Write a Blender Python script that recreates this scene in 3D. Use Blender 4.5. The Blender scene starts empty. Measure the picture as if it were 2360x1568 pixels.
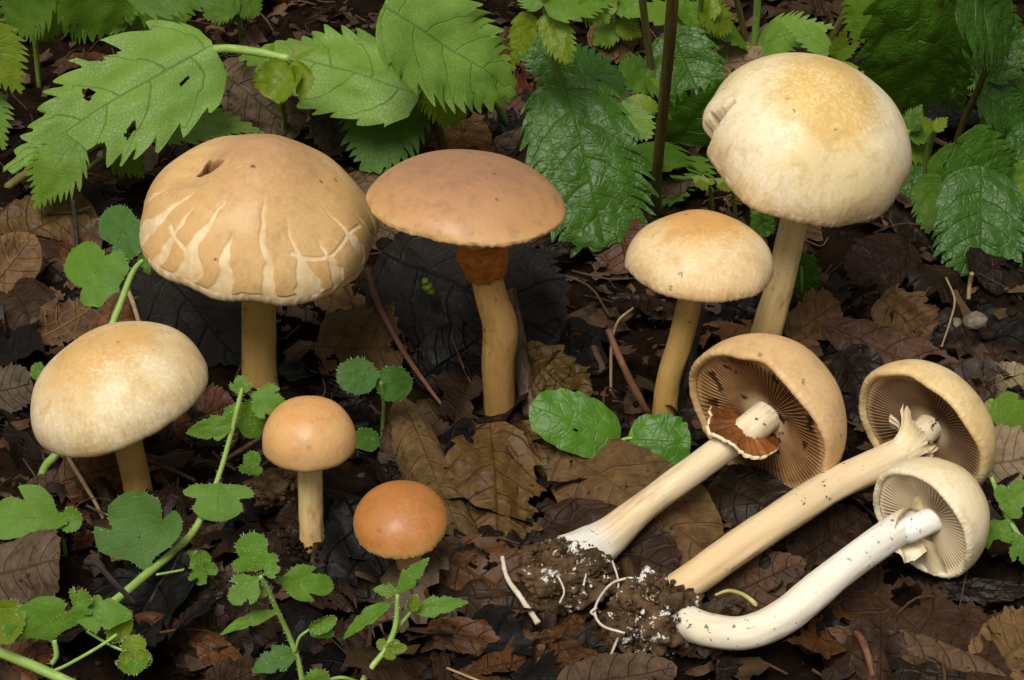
import bpy, math, random
import numpy as np

# ------------------------------------------------------------------ camera, sky, sun, exposure
S = 0.01                                   # everything below is written in centimetres
SC = bpy.context.scene
COL = SC.collection
PITCH, HFOV, DIST = math.radians(30), math.radians(24), 61.2
F = np.array([0, math.cos(PITCH), -math.sin(PITCH)])
U = np.array([0, math.sin(PITCH), math.cos(PITCH)])
R_ = np.array([1.0, 0, 0])
CAM = -F * DIST
TAN = math.tan(HFOV / 2)
cd = bpy.data.cameras.new('camera'); cam = bpy.data.objects.new('camera', cd); COL.objects.link(cam)
cam.location = CAM * S; cam.rotation_euler = (math.pi / 2 - PITCH, 0, 0)
cd.sensor_width = 36; cd.lens = 18 / TAN; cd.clip_start = 0.01; cd.clip_end = 200
SC.camera = cam

SUN_EL, SUN_AZ = math.radians(58), math.radians(198)   # soft light through thin cloud, from behind the viewer's left
W = bpy.data.worlds.new('World'); SC.world = W; W.use_nodes = True
wn = W.node_tree; wn.nodes.clear()
sky = wn.nodes.new('ShaderNodeTexSky'); sky.sky_type = 'NISHITA'; sky.sun_disc = False
sky.sun_elevation = SUN_EL; sky.sun_rotation = SUN_AZ; sky.dust_density = 4.0; sky.air_density = 1.0
hs = wn.nodes.new('ShaderNodeHueSaturation'); hs.inputs['Saturation'].default_value = 0.0
tint = wn.nodes.new('ShaderNodeMix'); tint.data_type = 'RGBA'; tint.blend_type = 'MULTIPLY'; tint.inputs[0].default_value = 1; tint.inputs[7].default_value = (1.0, .955, .85, 1)   # even cloud seen through spring canopy
bg = wn.nodes.new('ShaderNodeBackground'); bg.inputs['Strength'].default_value = 0.04
wo = wn.nodes.new('ShaderNodeOutputWorld')
wn.links.new(sky.outputs[0], hs.inputs['Color']); wn.links.new(hs.outputs[0], tint.inputs[6]); wn.links.new(tint.outputs[2], bg.inputs['Color']); wn.links.new(bg.outputs[0], wo.inputs[0])
sl = bpy.data.lights.new('sun', 'SUN'); sl.energy = 1.5; sl.angle = math.radians(28); sl.color = (1.0, 0.965, 0.9)
so = bpy.data.objects.new('sun', sl); COL.objects.link(so)
so.rotation_euler = (math.pi / 2 - SUN_EL, 0, math.pi - SUN_AZ)
SC.view_settings.view_transform = 'Standard'; SC.view_settings.look = 'None'
SC.view_settings.exposure = 0.86; SC.view_settings.gamma = 1.0
SC.render.engine = 'CYCLES'
SC.cycles.max_bounces = 5; SC.cycles.diffuse_bounces = 3; SC.cycles.glossy_bounces = 2; SC.cycles.transmission_bounces = 4
SC.cycles.use_denoising = True

rng = random.Random(7)
nrng = np.random.default_rng(7)

# ------------------------------------------------------------------ numeric helpers
def unit(v):
    v = np.asarray(v, float); return v / (np.linalg.norm(v) + 1e-12)

def _hash(ix, iy, iz, seed):
    h = (ix * 374761393 + iy * 668265263 + iz * 1274126177 + seed * 69069) & 0xffffffff
    h = ((h ^ (h >> 13)) * 1103515245) & 0xffffffff
    h = ((h ^ (h >> 15)) * 2654435761) & 0xffffffff
    return ((h >> 8) & 0xffff) / 65535.0

def vnoise(p, seed=0):                      # value noise, -1..1, on an (N,3) array
    p = np.asarray(p, float); shp = p.shape[:-1]; p = p.reshape(-1, 3)
    i = np.floor(p).astype(np.int64); f = p - i; f = f * f * (3 - 2 * f)
    out = 0
    for dx in (0, 1):
        for dy in (0, 1):
            for dz in (0, 1):
                w = (f[:, 0] if dx else 1 - f[:, 0]) * (f[:, 1] if dy else 1 - f[:, 1]) * (f[:, 2] if dz else 1 - f[:, 2])
                out = out + w * _hash(i[:, 0] + dx, i[:, 1] + dy, i[:, 2] + dz, seed)
    return (out * 2 - 1).reshape(shp)

def fbm(p, seed=0, octv=4, gain=0.5):
    p = np.asarray(p, float); a, t = 1.0, 0
    for k in range(octv):
        t = t + a * vnoise(p * 2 ** k + 17.3 * k, seed + k); a *= gain
    return t

def st3(*a):
    return np.stack(np.broadcast_arrays(*a), -1).astype(float)

def sstep(a, b, x):
    t = np.clip((x - a) / (b - a + 1e-12), 0, 1); return t * t * (3 - 2 * t)

def gz(x, y):                               # lie of the land
    x = np.asarray(x, float); y = np.asarray(y, float)
    fade = np.exp(-((x / 60) ** 2 + (y / 60) ** 2))
    return fade * (0.22 * np.sin(.31 * x + 1) * np.cos(.27 * y) + 0.14 * np.sin(.8 * x + .5 * y + 2)) + 0.012 * np.maximum(y - 6, 0)

PXS = 1180.0
def ray(px, py):
    return F + R_ * ((px - 1180) / PXS * TAN) - U * ((py - 784) / PXS * TAN)

def at_y(px, py, y):
    d = ray(px, py); return CAM + d * ((y - CAM[1]) / d[1])

def A(px, py, z=0.0):                       # the point z cm above the ground seen at that place
    d = ray(px, py); h = z
    for _ in range(8):
        p = CAM + d * ((h - CAM[2]) / d[2]); h = z + float(gz(p[0], p[1]))
    return p

def proj(P):
    q = np.asarray(P, float) - CAM
    k = q @ F
    return np.stack([1180 + (q @ R_) / k / TAN * PXS, 784 - (q @ U) / k / TAN * PXS], -1)

def pxcm(P):
    return PXS / (TAN * ((np.asarray(P) - CAM) @ F))

# ------------------------------------------------------------------ object helpers
def tag(o, label=None, cat=None, group=None, kind=None):
    if label: o['label'] = label
    if cat: o['category'] = cat
    if group: o['group'] = group
    if kind: o['kind'] = kind
    return o

def thing(name, label, cat, loc, group=None):
    o = bpy.data.objects.new(name, None); COL.objects.link(o)
    o.empty_display_size = 0.01; o.location = np.asarray(loc, float) * S
    return tag(o, label, cat, group)

def root_loc(o):
    while o.parent: o = o.parent
    return np.array(o.location) / S

def mk(name, V, Fc, mat, parent=None, uv=None, attr=None, origin=None, smooth=True, kind=None, mats=None, mi=None):
    V = np.asarray(V, float).reshape(-1, 3)
    if parent is not None: o0 = root_loc(parent)
    else: o0 = np.asarray(origin if origin is not None else V.mean(0), float)
    me = bpy.data.meshes.new(name)
    me.from_pydata(((V - o0) * S).tolist(), [], [tuple(int(i) for i in f) for f in Fc])
    if uv is not None:
        uvl = me.uv_layers.new(name='UVMap')
        li = np.empty(len(me.loops), np.int32); me.loops.foreach_get('vertex_index', li)
        uvl.data.foreach_set('uv', np.asarray(uv, np.float32).reshape(-1, 2)[li].ravel())
    for k, a in (attr or {}).items():
        at = me.attributes.new(k, 'FLOAT', 'POINT'); at.data.foreach_set('value', np.asarray(a, np.float32).ravel())
    for m in (mats or [mat]): me.materials.append(m)
    if mi is not None: me.polygons.foreach_set('material_index', np.asarray(mi, np.int32))
    me.polygons.foreach_set('use_smooth', [smooth] * len(me.polygons))
    me.update()
    o = bpy.data.objects.new(name, me); COL.objects.link(o)
    if parent is not None: o.parent = parent
    else: o.location = o0 * S
    if kind: o['kind'] = kind
    return o

def grid_faces(nr, nc, wrap=False, keep=None):
    r = np.arange(nr - 1)[:, None]; c = np.arange(nc if wrap else nc - 1)[None, :]
    c2 = (c + 1) % nc
    f = np.stack([r * nc + c, r * nc + c2, (r + 1) * nc + c2, (r + 1) * nc + c], -1).reshape(-1, 4)
    if keep is not None: f = f[keep.reshape(-1)]
    return f

def crom(P, n):                             # Catmull-Rom through rows of P
    P = np.asarray(P, float)
    Q = np.vstack([2 * P[0] - P[1], P, 2 * P[-1] - P[-2]])
    out = []
    for i in range(1, len(Q) - 2):
        t = np.linspace(0, 1, n, endpoint=False)[:, None]
        a, b, c, d = Q[i - 1], Q[i], Q[i + 1], Q[i + 2]
        out.append(.5 * (2 * b + (c - a) * t + (2 * a - 5 * b + 4 * c - d) * t ** 2 + (3 * b - a - 3 * c + d) * t ** 3))
    return np.vstack(out + [P[-1:]])

def frames(C):
    T = np.gradient(C, axis=0); T /= np.linalg.norm(T, axis=1)[:, None] + 1e-12
    n = np.cross(T[0], [0.3, .2, 1]) if abs(T[0][2]) < .9 else np.cross(T[0], [1, 0, 0])
    n = unit(n); Ns = []
    for t in T:
        n = unit(n - t * (n @ t)); Ns.append(n)
    Ns = np.array(Ns); return T, Ns, np.cross(T, Ns)

def tube_geo(P, rad, seg=10, sub=6, rough=0.0, seed=0, fibre=0.0):
    P = np.asarray(P, float); rad = np.asarray(rad, float) * np.ones(len(P))
    C = crom(np.c_[P, rad], sub); rr = C[:, 3]; C = C[:, :3]
    T, N, B = frames(C)
    th = np.linspace(0, 2 * np.pi, seg, endpoint=False)
    d = N[:, None] * np.cos(th)[None, :, None] + B[:, None] * np.sin(th)[None, :, None]
    r = rr[:, None] * np.ones(seg)
    if rough or fibre:
        k = np.arange(len(C))[:, None] * np.ones(seg)
        L = np.linalg.norm(np.diff(C, axis=0), axis=1).sum() / len(C)
        r = r * (1 + rough * fbm(st3(np.cos(th)[None] * 1.5, np.sin(th)[None] * 1.5, k * L / max(rr.mean(), 1e-6) * .6), seed, 3)
                 + fibre * vnoise(st3(np.cos(th)[None] * 7, np.sin(th)[None] * 7, k * .06), seed + 9))
    V = C[:, None] + d * r[..., None]
    n = len(C); uv = np.stack(np.broadcast_arrays(th[None] / (2 * np.pi), np.linspace(0, 1, n)[:, None]), -1)
    Fc = [tuple(f) for f in grid_faces(n, seg, True)]
    Fc.append(tuple(range(seg))[::-1]); Fc.append(tuple(range((n - 1) * seg, n * seg)))
    return V.reshape(-1, 3), Fc, uv.reshape(-1, 2), C

def tube(name, P, rad, mat, parent=None, **k):
    V, Fc, uv, C = tube_geo(P, rad, **k)
    return mk(name, V, Fc, mat, parent, uv), C

def merge(geos):                            # join several (V, F, uv) into one
    Vs, Fs, us, o = [], [], [], 0
    for V, Fc, u in geos:
        Vs.append(V); us.append(u); Fs += [tuple(int(i) + o for i in f) for f in Fc]; o += len(V)
    return np.vstack(Vs), Fs, np.vstack(us)

# ------------------------------------------------------------------ material helpers
class Mat:
    def __init__(s, name):
        s.m = bpy.data.materials.new(name); s.m.use_nodes = True
        s.t = s.m.node_tree; s.t.nodes.clear()
        s.out = s.t.nodes.new('ShaderNodeOutputMaterial')
    def n(s, typ, ins=None, **props):
        nd = s.t.nodes.new(typ)
        for k, v in props.items(): setattr(nd, k, v)
        for k, v in (ins or {}).items():
            if isinstance(v, bpy.types.NodeSocket): s.t.links.new(v, nd.inputs[k])
            elif v is not None:
                if isinstance(v, (tuple, list)) and len(v) == 3 and nd.inputs[k].type == 'RGBA': v = (*v, 1)
                nd.inputs[k].default_value = v
        return nd
    def math(s, op, a, b=None, c=None, clamp=False):
        return s.n('ShaderNodeMath', {0: a, 1: b, 2: c}, operation=op, use_clamp=clamp).outputs[0]
    def mix(s, f, a, b, blend='MIX'):
        nd = s.n('ShaderNodeMix', {0: f, 6: a, 7: b}, data_type='RGBA', blend_type=blend); return nd.outputs[2]
    def noise(s, scale, detail=3, rough=.55, vec=None, dist=0.0, d='3D'):
        return s.n('ShaderNodeTexNoise', {'Vector': vec, 'Scale': scale, 'Detail': detail, 'Roughness': rough, 'Distortion': dist}, noise_dimensions=d).outputs[0]
    def vor(s, scale, feat='F1', vec=None, rnd=1.0):
        return s.n('ShaderNodeTexVoronoi', {'Vector': vec, 'Scale': scale, 'Randomness': rnd}, feature=feat)
    def ramp(s, f, a, b):                   # smooth remap a..b -> 0..1
        return s.n('ShaderNodeMapRange', {0: f, 1: a, 2: b, 3: 0.0, 4: 1.0}, interpolation_type='SMOOTHSTEP').outputs[0]
    def obj(s): return s.n('ShaderNodeTexCoord').outputs['Object']
    def uv(s):
        return s.n('ShaderNodeSeparateXYZ', {0: s.n('ShaderNodeUVMap').outputs[0]}).outputs
    def attr(s, a): return s.n('ShaderNodeAttribute', attribute_name=a).outputs['Fac']
    def rnd(s): return s.n('ShaderNodeObjectInfo').outputs['Random']
    def bump(s, h, strength=.3, dist=.02):
        return s.n('ShaderNodeBump', {'Height': h, 'Strength': strength, 'Distance': dist * S}).outputs[0]
    def pbr(s, col, rough=.5, nor=None, spec=.5, sss=0.0, ssr=(1, .5, .25), sscale=.3, coat=0.0, coatr=.2):
        p = s.n('ShaderNodeBsdfPrincipled', {'Base Color': col, 'Roughness': rough, 'Normal': nor, 'Specular IOR Level': spec,
              'Subsurface Weight': sss, 'Subsurface Radius': ssr, 'Subsurface Scale': sscale * S, 'Coat Weight': coat, 'Coat Roughness': coatr})
        return p.outputs[0]
    def done(s, sh):
        s.t.links.new(sh, s.out.inputs[0]); return s.m
# ------------------------------------------------------------------ materials
def hx(r, g, b):                            # sRGB 0..255 -> linear
    return tuple((c / 255 / 12.92) if c / 255 <= .04045 else ((c / 255 + .055) / 1.055) ** 2.4 for c in (r, g, b))

def mat_cap(name, c0, c1, c2, pale, pale_amt=.5, s0=.12, s1=.55, rough=.5, coat=.12, speck=.5, fib=.4, seed=0.0, cracked=False):
    m = Mat(name); co = m.obj(); u = m.uv()
    co2 = m.n('ShaderNodeVectorMath', {0: co, 1: (seed, seed * .7, 0)}, operation='ADD').outputs[0]
    n1 = m.noise(45, 4, .6, co2); n2 = m.noise(260, 4, .65, co2)
    sr = m.math('ADD', u[1], m.math('MULTIPLY', m.math('SUBTRACT', n1, .5), .55))
    col = m.mix(m.ramp(sr, s0, s1), c0, c1)
    col = m.mix(m.ramp(sr, .72, 1.02), col, c2)
    pf = m.math('MULTIPLY', m.ramp(n1, .42, .66), m.math('MULTIPLY', m.ramp(sr, s0 + .1, s1 + .1), pale_amt))
    pf = m.math('MULTIPLY', pf, m.math('ADD', .2, m.math('MULTIPLY', n2, 1.6)), None, True)
    col = m.mix(pf, col, pale)
    n3 = m.noise(1100, 3, .7, co2)
    col = m.mix(m.math('MULTIPLY', m.math('MULTIPLY', m.ramp(n3, .42, .7), m.ramp(n1, .3, .6)), .55 * pale_amt + .15), col, tuple(min(1, x * 1.12) for x in pale))
    fv = m.n('ShaderNodeCombineXYZ', {0: m.math('MULTIPLY', u[0], 150.0), 1: m.math('MULTIPLY', u[1], 5.0)}).outputs[0]
    fn = m.noise(1.0, 3, .6, fv)
    ff = m.math('MULTIPLY', m.math('MULTIPLY', m.ramp(fn, .5, .75), m.ramp(u[1], .35, .95)), fib)
    col = m.mix(ff, col, tuple(c * .74 for c in c2))
    col = m.mix(m.math('MULTIPLY', m.ramp(n2, .45, .7), .42), col, tuple(x * .70 for x in c0))
    if cracked:
        mk_ = m.attr('mask'); hole = m.attr('hole')
        col = m.mix(m.math('MULTIPLY', m.ramp(n1, .45, .62), m.math('MULTIPLY', m.math('SUBTRACT', 1.0, m.ramp(u[1], .15, .5)), .5)), col, hx(176, 130, 100))
        col = m.mix(mk_, col, m.mix(m.ramp(n2, .3, .7), hx(234, 212, 172), hx(212, 182, 132)))
        col = m.mix(hole, col, hx(96, 48, 14))
    v = m.vor(230, 'F1', m.n('ShaderNodeVectorMath', {0: co2, 1: m.n('ShaderNodeVectorMath', {0: m.n('ShaderNodeTexNoise', {'Vector': co2, 'Scale': 900.0}).outputs['Color'], 'Scale': .0016}, operation='SCALE').outputs[0]}, operation='ADD').outputs[0]); vd = m.math('MULTIPLY', m.math('LESS_THAN', v.outputs['Distance'], .13), m.math('GREATER_THAN', m.noise(80, 2, .5, co2), .58))
    col = m.mix(m.math('MULTIPLY', vd, speck), col, hx(78, 48, 22))
    h = m.math('ADD', m.math('ADD', m.math('MULTIPLY', n2, .8), m.math('MULTIPLY', n3, .25)), m.math('MULTIPLY', fn, .5))
    nor = m.bump(h, .32, .045)
    rg = m.math('ADD', rough + .05, m.math('MULTIPLY', n2, .2))
    coat *= .95
    return m.done(m.pbr(col, rg, nor, .4, .18, (1, .55, .25), .22, coat, .28))

def mat_stem(name, low, high, streak, st=.5, dirt=.5, white_low=0.0, seed=0.0, sss=0.0):
    m = Mat(name); co = m.obj(); u = m.uv()
    fv = m.n('ShaderNodeCombineXYZ', {0: m.math('ADD', m.math('MULTIPLY', u[0], 26.0), seed), 1: m.math('MULTIPLY', u[1], 2.6)}).outputs[0]
    f1 = m.noise(1.0, 4, .65, fv)
    fv2 = m.n('ShaderNodeCombineXYZ', {0: m.math('MULTIPLY', u[0], 5.0), 1: m.math('ADD', m.math('MULTIPLY', u[1], 5.0), seed)}).outputs[0]
    f2 = m.noise(1.0, 3, .6, fv2)
    col = m.mix(m.ramp(m.math('ADD', u[1], m.math('MULTIPLY', m.math('SUBTRACT', f2, .5), .4)), .05, .8), low, high)
    col = m.mix(m.math('MULTIPLY', m.ramp(f1, .42, .78), st * .55), col, streak)
    col = m.mix(m.math('MULTIPLY', m.ramp(f2, .5, .72), st * .8), col, streak)
    if white_low:
        wf = m.math('MULTIPLY', m.math('SUBTRACT', 1.0, m.ramp(m.math('ADD', u[1], m.math('MULTIPLY', m.math('SUBTRACT', f1, .5), .16)), .06, .2)), white_low)
        col = m.mix(wf, col, (.8, .77, .71))
    sp = m.noise(520, 3, .7, co)
    col = m.mix(m.math('MULTIPLY', m.math('MULTIPLY', m.ramp(sp, .61, .66), m.ramp(m.noise(90, 2, .5, co), .42, .58)), dirt), col, hx(70, 44, 22))
    nor = m.bump(m.math('ADD', m.math('MULTIPLY', f1, .6), m.math('MULTIPLY', sp, .5)), .2, .03)
    return m.done(m.pbr(col, .5, nor, .45, sss, (1, .6, .3), .25))

def mat_gill(name, a, b, rim, spots=.5):
    m = Mat(name); co = m.obj(); u = m.uv()
    n = m.noise(70, 3, .6, co)
    col_in = b; col = m.mix(m.ramp(n, .35, .68), a, b)
    col = m.mix(m.ramp(u[1], .86, .99), col, rim)
    col = m.mix(m.math('SUBTRACT', 1.0, m.ramp(m.math('ADD', u[1], m.math('MULTIPLY', m.math('SUBTRACT', n, .5), .2)), .16, .42)), col, tuple(.45 * x + .55 * y for x, y in zip(col_in, hx(226, 204, 164))))
    sp = m.noise(230, 2, .5, co)
    col = m.mix(m.math('MULTIPLY', m.ramp(sp, .62, .67), spots), col, hx(52, 30, 16))
    return m.done(m.pbr(col, .7, None, .2))

def mat_green(name, base, dark, vein, veinmix=.6, nv=7.0, rough=.42, spec=.5, transl=.28, net=26.0, bumpk=.5, wet=0.0, sheen=0.0, pal=False, yellow=.15, mic=.35):
    m = Mat(name); co = m.obj(); u = m.uv()
    x = m.math('MULTIPLY', m.math('ABSOLUTE', m.math('SUBTRACT', u[0], .5)), 2.0)
    n1 = m.noise(90, 3, .6, co); n2 = m.noise(500, 3, .6, co)
    sd = m.math('GREATER_THAN', u[0], .5)
    ss = m.math('ADD', m.math('MULTIPLY', u[1], nv), m.math('MULTIPLY', sd, .37))
    ss = m.math('ADD', ss, m.math('MULTIPLY', m.math('SUBTRACT', n1, .5), .35))
    ss = m.math('SUBTRACT', ss, m.math('MULTIPLY', m.math('MULTIPLY', x, x), .7))
    fr = m.math('ABSOLUTE', m.math('SUBTRACT', m.math('FRACT', ss), .5))
    if pal:
        lat = m.math('MULTIPLY', 0.0, fr)
    else:
        wd = m.math('MULTIPLY_ADD', x, -.025, .04)
        lat = m.math('SUBTRACT', 1.0, m.math('DIVIDE', fr, wd), None, True)
    mid = m.math('SUBTRACT', 1.0, m.math('DIVIDE', x, .03), None, True)
    ve = m.math('MAXIMUM', lat, mid)
    vn = m.vor(net * 10, 'DISTANCE_TO_EDGE', co).outputs['Distance']
    netv = m.math('SUBTRACT', 1.0, m.ramp(vn, 0.0, .1))
    col = m.mix(m.ramp(n1, .3, .72), base, dark)
    rn = m.rnd()
    col = m.mix(m.math('MULTIPLY', rn, yellow), col, hx(128, 150, 40))
    col = m.mix(m.math('MULTIPLY', m.ramp(n2, .5, .75), .25), col, tuple(c * 1.4 for c in base))
    col = m.mix(m.math('MULTIPLY', netv, veinmix * .16), col, vein)
    col = m.mix(m.math('MULTIPLY', ve, veinmix), col, vein)
    h = m.math('SUBTRACT', m.math('MULTIPLY', n2, mic), m.math('ADD', m.math('MULTIPLY', ve, .9), m.math('MULTIPLY', netv, .28)))
    nor = m.bump(h, bumpk, .05)
    rg = m.math('ADD', rough - .1, m.math('MULTIPLY', n2, .25))
    p = m.pbr(col, rg, nor, spec, 0, coat=wet, coatr=.12)
    tr = m.n('ShaderNodeBsdfTranslucent', {'Color': m.mix(.35, col, hx(150, 190, 40)), 'Normal': nor}).outputs[0]
    sh = m.n('ShaderNodeMixShader', {0: transl, 1: p, 2: tr}).outputs[0]
    return m.done(sh)

def mat_dead(name, a, b, vein, nv=8.0, veinmix=.6, rough=.55, spec=.45, blot=(.02, .012, .008), blotamt=.6, net=20.0, bumpk=.6, transl=.06, vr=(.85, .32)):
    m = Mat(name); u = m.uv(); rn = m.rnd()
    co = m.n('ShaderNodeVectorMath', {0: m.obj(), 1: m.n('ShaderNodeCombineXYZ', {0: rn, 1: m.math('MULTIPLY', rn, 3.1), 2: 0.0}).outputs[0]}, operation='ADD').outputs[0]
    x = m.math('MULTIPLY', m.math('ABSOLUTE', m.math('SUBTRACT', u[0], .5)), 2.0)
    n1 = m.noise(60, 4, .62, co); n2 = m.noise(420, 4, .68, co); n3 = m.noise(130, 3, .6, co)
    sd = m.math('GREATER_THAN', u[0], .5)
    ss = m.math('ADD', m.math('ADD', m.math('MULTIPLY', u[1], nv), m.math('MULTIPLY', sd, .3)), m.math('MULTIPLY', m.math('SUBTRACT', n3, .5), .3))
    ss = m.math('SUBTRACT', ss, m.math('MULTIPLY', m.math('MULTIPLY', x, x), .6))
    fr = m.math('ABSOLUTE', m.math('SUBTRACT', m.math('FRACT', ss), .5))
    lat = m.math('SUBTRACT', 1.0, m.math('DIVIDE', fr, .05), None, True)
    mid = m.math('SUBTRACT', 1.0, m.math('DIVIDE', x, .045), None, True)
    ve = m.math('MAXIMUM', lat, mid)
    vn = m.vor(net * 10, 'DISTANCE_TO_EDGE', co).outputs['Distance']
    netv = m.math('SUBTRACT', 1.0, m.ramp(vn, 0.0, .12))
    col = m.mix(m.ramp(n1, .32, .7), a, b)
    col = m.mix(m.math('MULTIPLY', m.ramp(n3, .5, .75), blotamt), col, blot)
    col = m.mix(m.math('MULTIPLY', m.ramp(n2, .5, .72), .6), col, tuple(min(1, c * 2.1) for c in a))
    col = m.mix(m.math('MULTIPLY', m.ramp(n2, .48, .28), .6), col, blot)
    sp = m.vor(330, 'F1', co).outputs['Distance']
    col = m.mix(m.math('MULTIPLY', m.math('LESS_THAN', sp, .16), m.ramp(n3, .45, .6)), col, blot)
    col = m.mix(m.math('MULTIPLY', netv, veinmix * .3), col, vein)
    col = m.mix(m.math('MULTIPLY', ve, veinmix), col, vein)
    hsv = m.n('ShaderNodeHueSaturation', {'Saturation': 1.08, 'Hue': m.math('MULTIPLY_ADD', m.math('FRACT', m.math('MULTIPLY', rn, 7.3)), .022, .4905), 'Value': m.math('MULTIPLY_ADD', m.math('MULTIPLY', rn, rn), *vr), 'Color': col})
    col = hsv.outputs[0]
    h = m.math('ADD', m.math('ADD', m.math('MULTIPLY', n2, .7), m.math('MULTIPLY', n1, .8)), m.math('ADD', m.math('MULTIPLY', ve, .8), m.math('MULTIPLY', netv, .25)))
    nor = m.bump(h, bumpk * 1.25, .07)
    p = m.pbr(m.mix(1.0, col, (.9, .9, .9), 'MULTIPLY'), m.math('ADD', rough - .38, m.math('MULTIPLY', n2, .7)), nor, spec)
    tr = m.n('ShaderNodeBsdfTranslucent', {'Color': col, 'Normal': nor}).outputs[0]
    return m.done(m.n('ShaderNodeMixShader', {0: transl, 1: p, 2: tr}).outputs[0])

def mat_simple(name, a, b, scale=80, rough=.6, bumpk=.4, spec=.4, streak=False, sss=0.0, c=None, cthr=(.55, .7)):
    m = Mat(name); co = m.obj()
    n1 = m.noise(scale, 4, .65, co); n2 = m.noise(scale * 5, 3, .65, co)
    if streak:
        u = m.uv(); fv = m.n('ShaderNodeCombineXYZ', {0: m.math('MULTIPLY', u[0], 14.0), 1: m.math('MULTIPLY', u[1], 5.0)}).outputs[0]
        n1 = m.noise(1.0, 4, .65, fv)
    col = m.mix(m.ramp(n1, .35, .68), a, b)
    col = m.mix(m.math('MULTIPLY', m.ramp(n2, .5, .75), .35), col, tuple(min(1, v * 1.7) for v in b))
    if c is not None:
        col = m.mix(m.ramp(m.noise(scale * 1.7, 4, .7, m.n('ShaderNodeVectorMath', {0: co, 1: (3.3, 1.7, .4)}, operation='ADD').outputs[0]), *cthr), col, c)
    nor = m.bump(m.math('ADD', n1, m.math('MULTIPLY', n2, .6)), bumpk, .06)
    return m.done(m.pbr(col, rough, nor, spec, sss, (1, .6, .3), .15))

M = {}
M['soil'] = mat_simple('dark_soil', (.006, .0032, .0018), (.016, .009, .005), 90, .95, 1.0, .04)
M['crumb'] = mat_simple('soil_crumbs', (.009, .0055, .0035), (.032, .019, .011), 120, .95, .8, .05)
M['clod'] = mat_simple('clinging_soil', (.045, .025, .013), (.125, .076, .040), 150, .9, .9, .08)
M['clodw'] = mat_simple('clinging_soil_with_white_threads', (.042, .024, .012), (.13, .08, .043), 150, .9, .9, .08, c=(.74, .72, .66), cthr=(.57, .64))
M['root'] = mat_simple('pale_root', (.55, .47, .34), (.72, .66, .54), 200, .6, .3)
M['twig'] = mat_simple('brown_twig', (.05, .026, .013), (.13, .07, .035), 90, .65, .6, .35, True)
M['twigred'] = mat_simple('red_brown_stalk', (.09, .03, .012), (.20, .085, .035), 90, .5, .5, .45, True)
M['twigdark'] = mat_simple('black_twig', (.012, .009, .007), (.035, .024, .017), 90, .6, .6, .4, True)
M['straw'] = mat_simple('straw_stalk', (.30, .19, .09), (.42, .29, .15), 90, .6, .4, .35, True)
M['bark'] = mat_simple('flaking_bark', (.05, .035, .022), (.16, .11, .07), 130, .8, 1.0, .25, True)
M['stone'] = mat_simple('grit', (.10, .08, .055), (.22, .18, .13), 160, .75, .6, .3)

# mushroom skins
M['cap_crack'] = mat_cap('cracked_tan_cap', hx(196, 152, 104), hx(208, 166, 108), hx(196, 156, 96), hx(218, 186, 134), .5, .1, .4, .45, .2, .7, .3, .3, True)
M['cap_pale'] = mat_cap('pale_cream_cap', hx(216, 172, 108), hx(220, 192, 142), hx(196, 160, 100), hx(236, 222, 190), .75, .15, .5, .5, .12, .5, .5, 1.7)
M['cap_pink'] = mat_cap('pinkish_brown_cap', hx(166, 122, 90), hx(198, 148, 98), hx(222, 182, 120), hx(186, 140, 106), .5, .25, .8, .42, .25, .5, .25, 2.9)
M['cap_big'] = mat_cap('ivory_cap', hx(222, 184, 108), hx(230, 208, 158), hx(218, 190, 144), hx(242, 230, 202), .8, .2, .45, .42, .25, .5, .5, 4.3)
M['cap_mid'] = mat_cap('honey_cream_cap', hx(214, 162, 92), hx(224, 190, 136), hx(214, 178, 126), hx(238, 218, 178), .7, .15, .5, .45, .2, .5, .45, 5.1)
M['cap_small'] = mat_cap('smooth_buff_cap', hx(214, 158, 98), hx(218, 168, 108), hx(206, 160, 104), hx(226, 184, 130), .4, .2, .7, .34, .35, .25, .2, 6.4)
M['cap_orange'] = mat_cap('orange_brown_cap', hx(178, 114, 56), hx(184, 118, 54), hx(216, 166, 96), hx(204, 146, 90), .4, .2, .8, .36, .3, .3, .25, 7.7)
M['cap_lay'] = mat_cap('peach_tan_cap', hx(214, 168, 116), hx(220, 178, 126), hx(212, 172, 118), hx(228, 196, 150), .4, .2, .7, .45, .2, .5, .2, 8.2)
M['cap_lay2'] = mat_cap('yellowish_cream_cap', hx(216, 178, 116), hx(222, 192, 138), hx(216, 186, 130), hx(236, 216, 172), .5, .2, .7, .48, .15, .8, .3, 9.1)
M['cap_lay3'] = mat_cap('cream_cap', hx(220, 186, 130), hx(230, 208, 162), hx(236, 220, 184), hx(240, 228, 200), .5, .2, .7, .48, .12, .8, .3, 3.6)
M['gill_tan'] = mat_gill('tan_gills', hx(170, 132, 88), hx(196, 160, 112), hx(206, 176, 122), 0)
M['gill_brown'] = mat_gill('rusty_spotted_gills', hx(116, 76, 42), hx(164, 124, 80), hx(200, 164, 108), .95)
M['gill_grey'] = mat_gill('grey_brown_gills', hx(104, 78, 54), hx(136, 106, 76), hx(196, 166, 116), .25)
M['gill_cream'] = mat_gill('cream_gills', hx(186, 162, 128), hx(214, 194, 162), hx(234, 218, 186), 0)
M['stem_stand'] = mat_stem('ochre_stem', hx(160, 118, 58), hx(196, 160, 92), hx(140, 96, 44), .35, .6)
M['stem_dark'] = mat_stem('dull_ochre_stem', hx(150, 112, 62), hx(190, 150, 88), hx(122, 82, 40), .55, .6, 0, 2.0)
M['stem_cream'] = mat_stem('cream_and_orange_stem', hx(214, 168, 92), hx(236, 208, 150), hx(190, 124, 44), .8, .5, 0, 4.0)
M['stem_l1'] = mat_stem('white_stem_streaked_brown', hx(226, 200, 158), hx(236, 220, 186), hx(160, 108, 56), .7, 1.0, .95, 6.0, .12)
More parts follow.
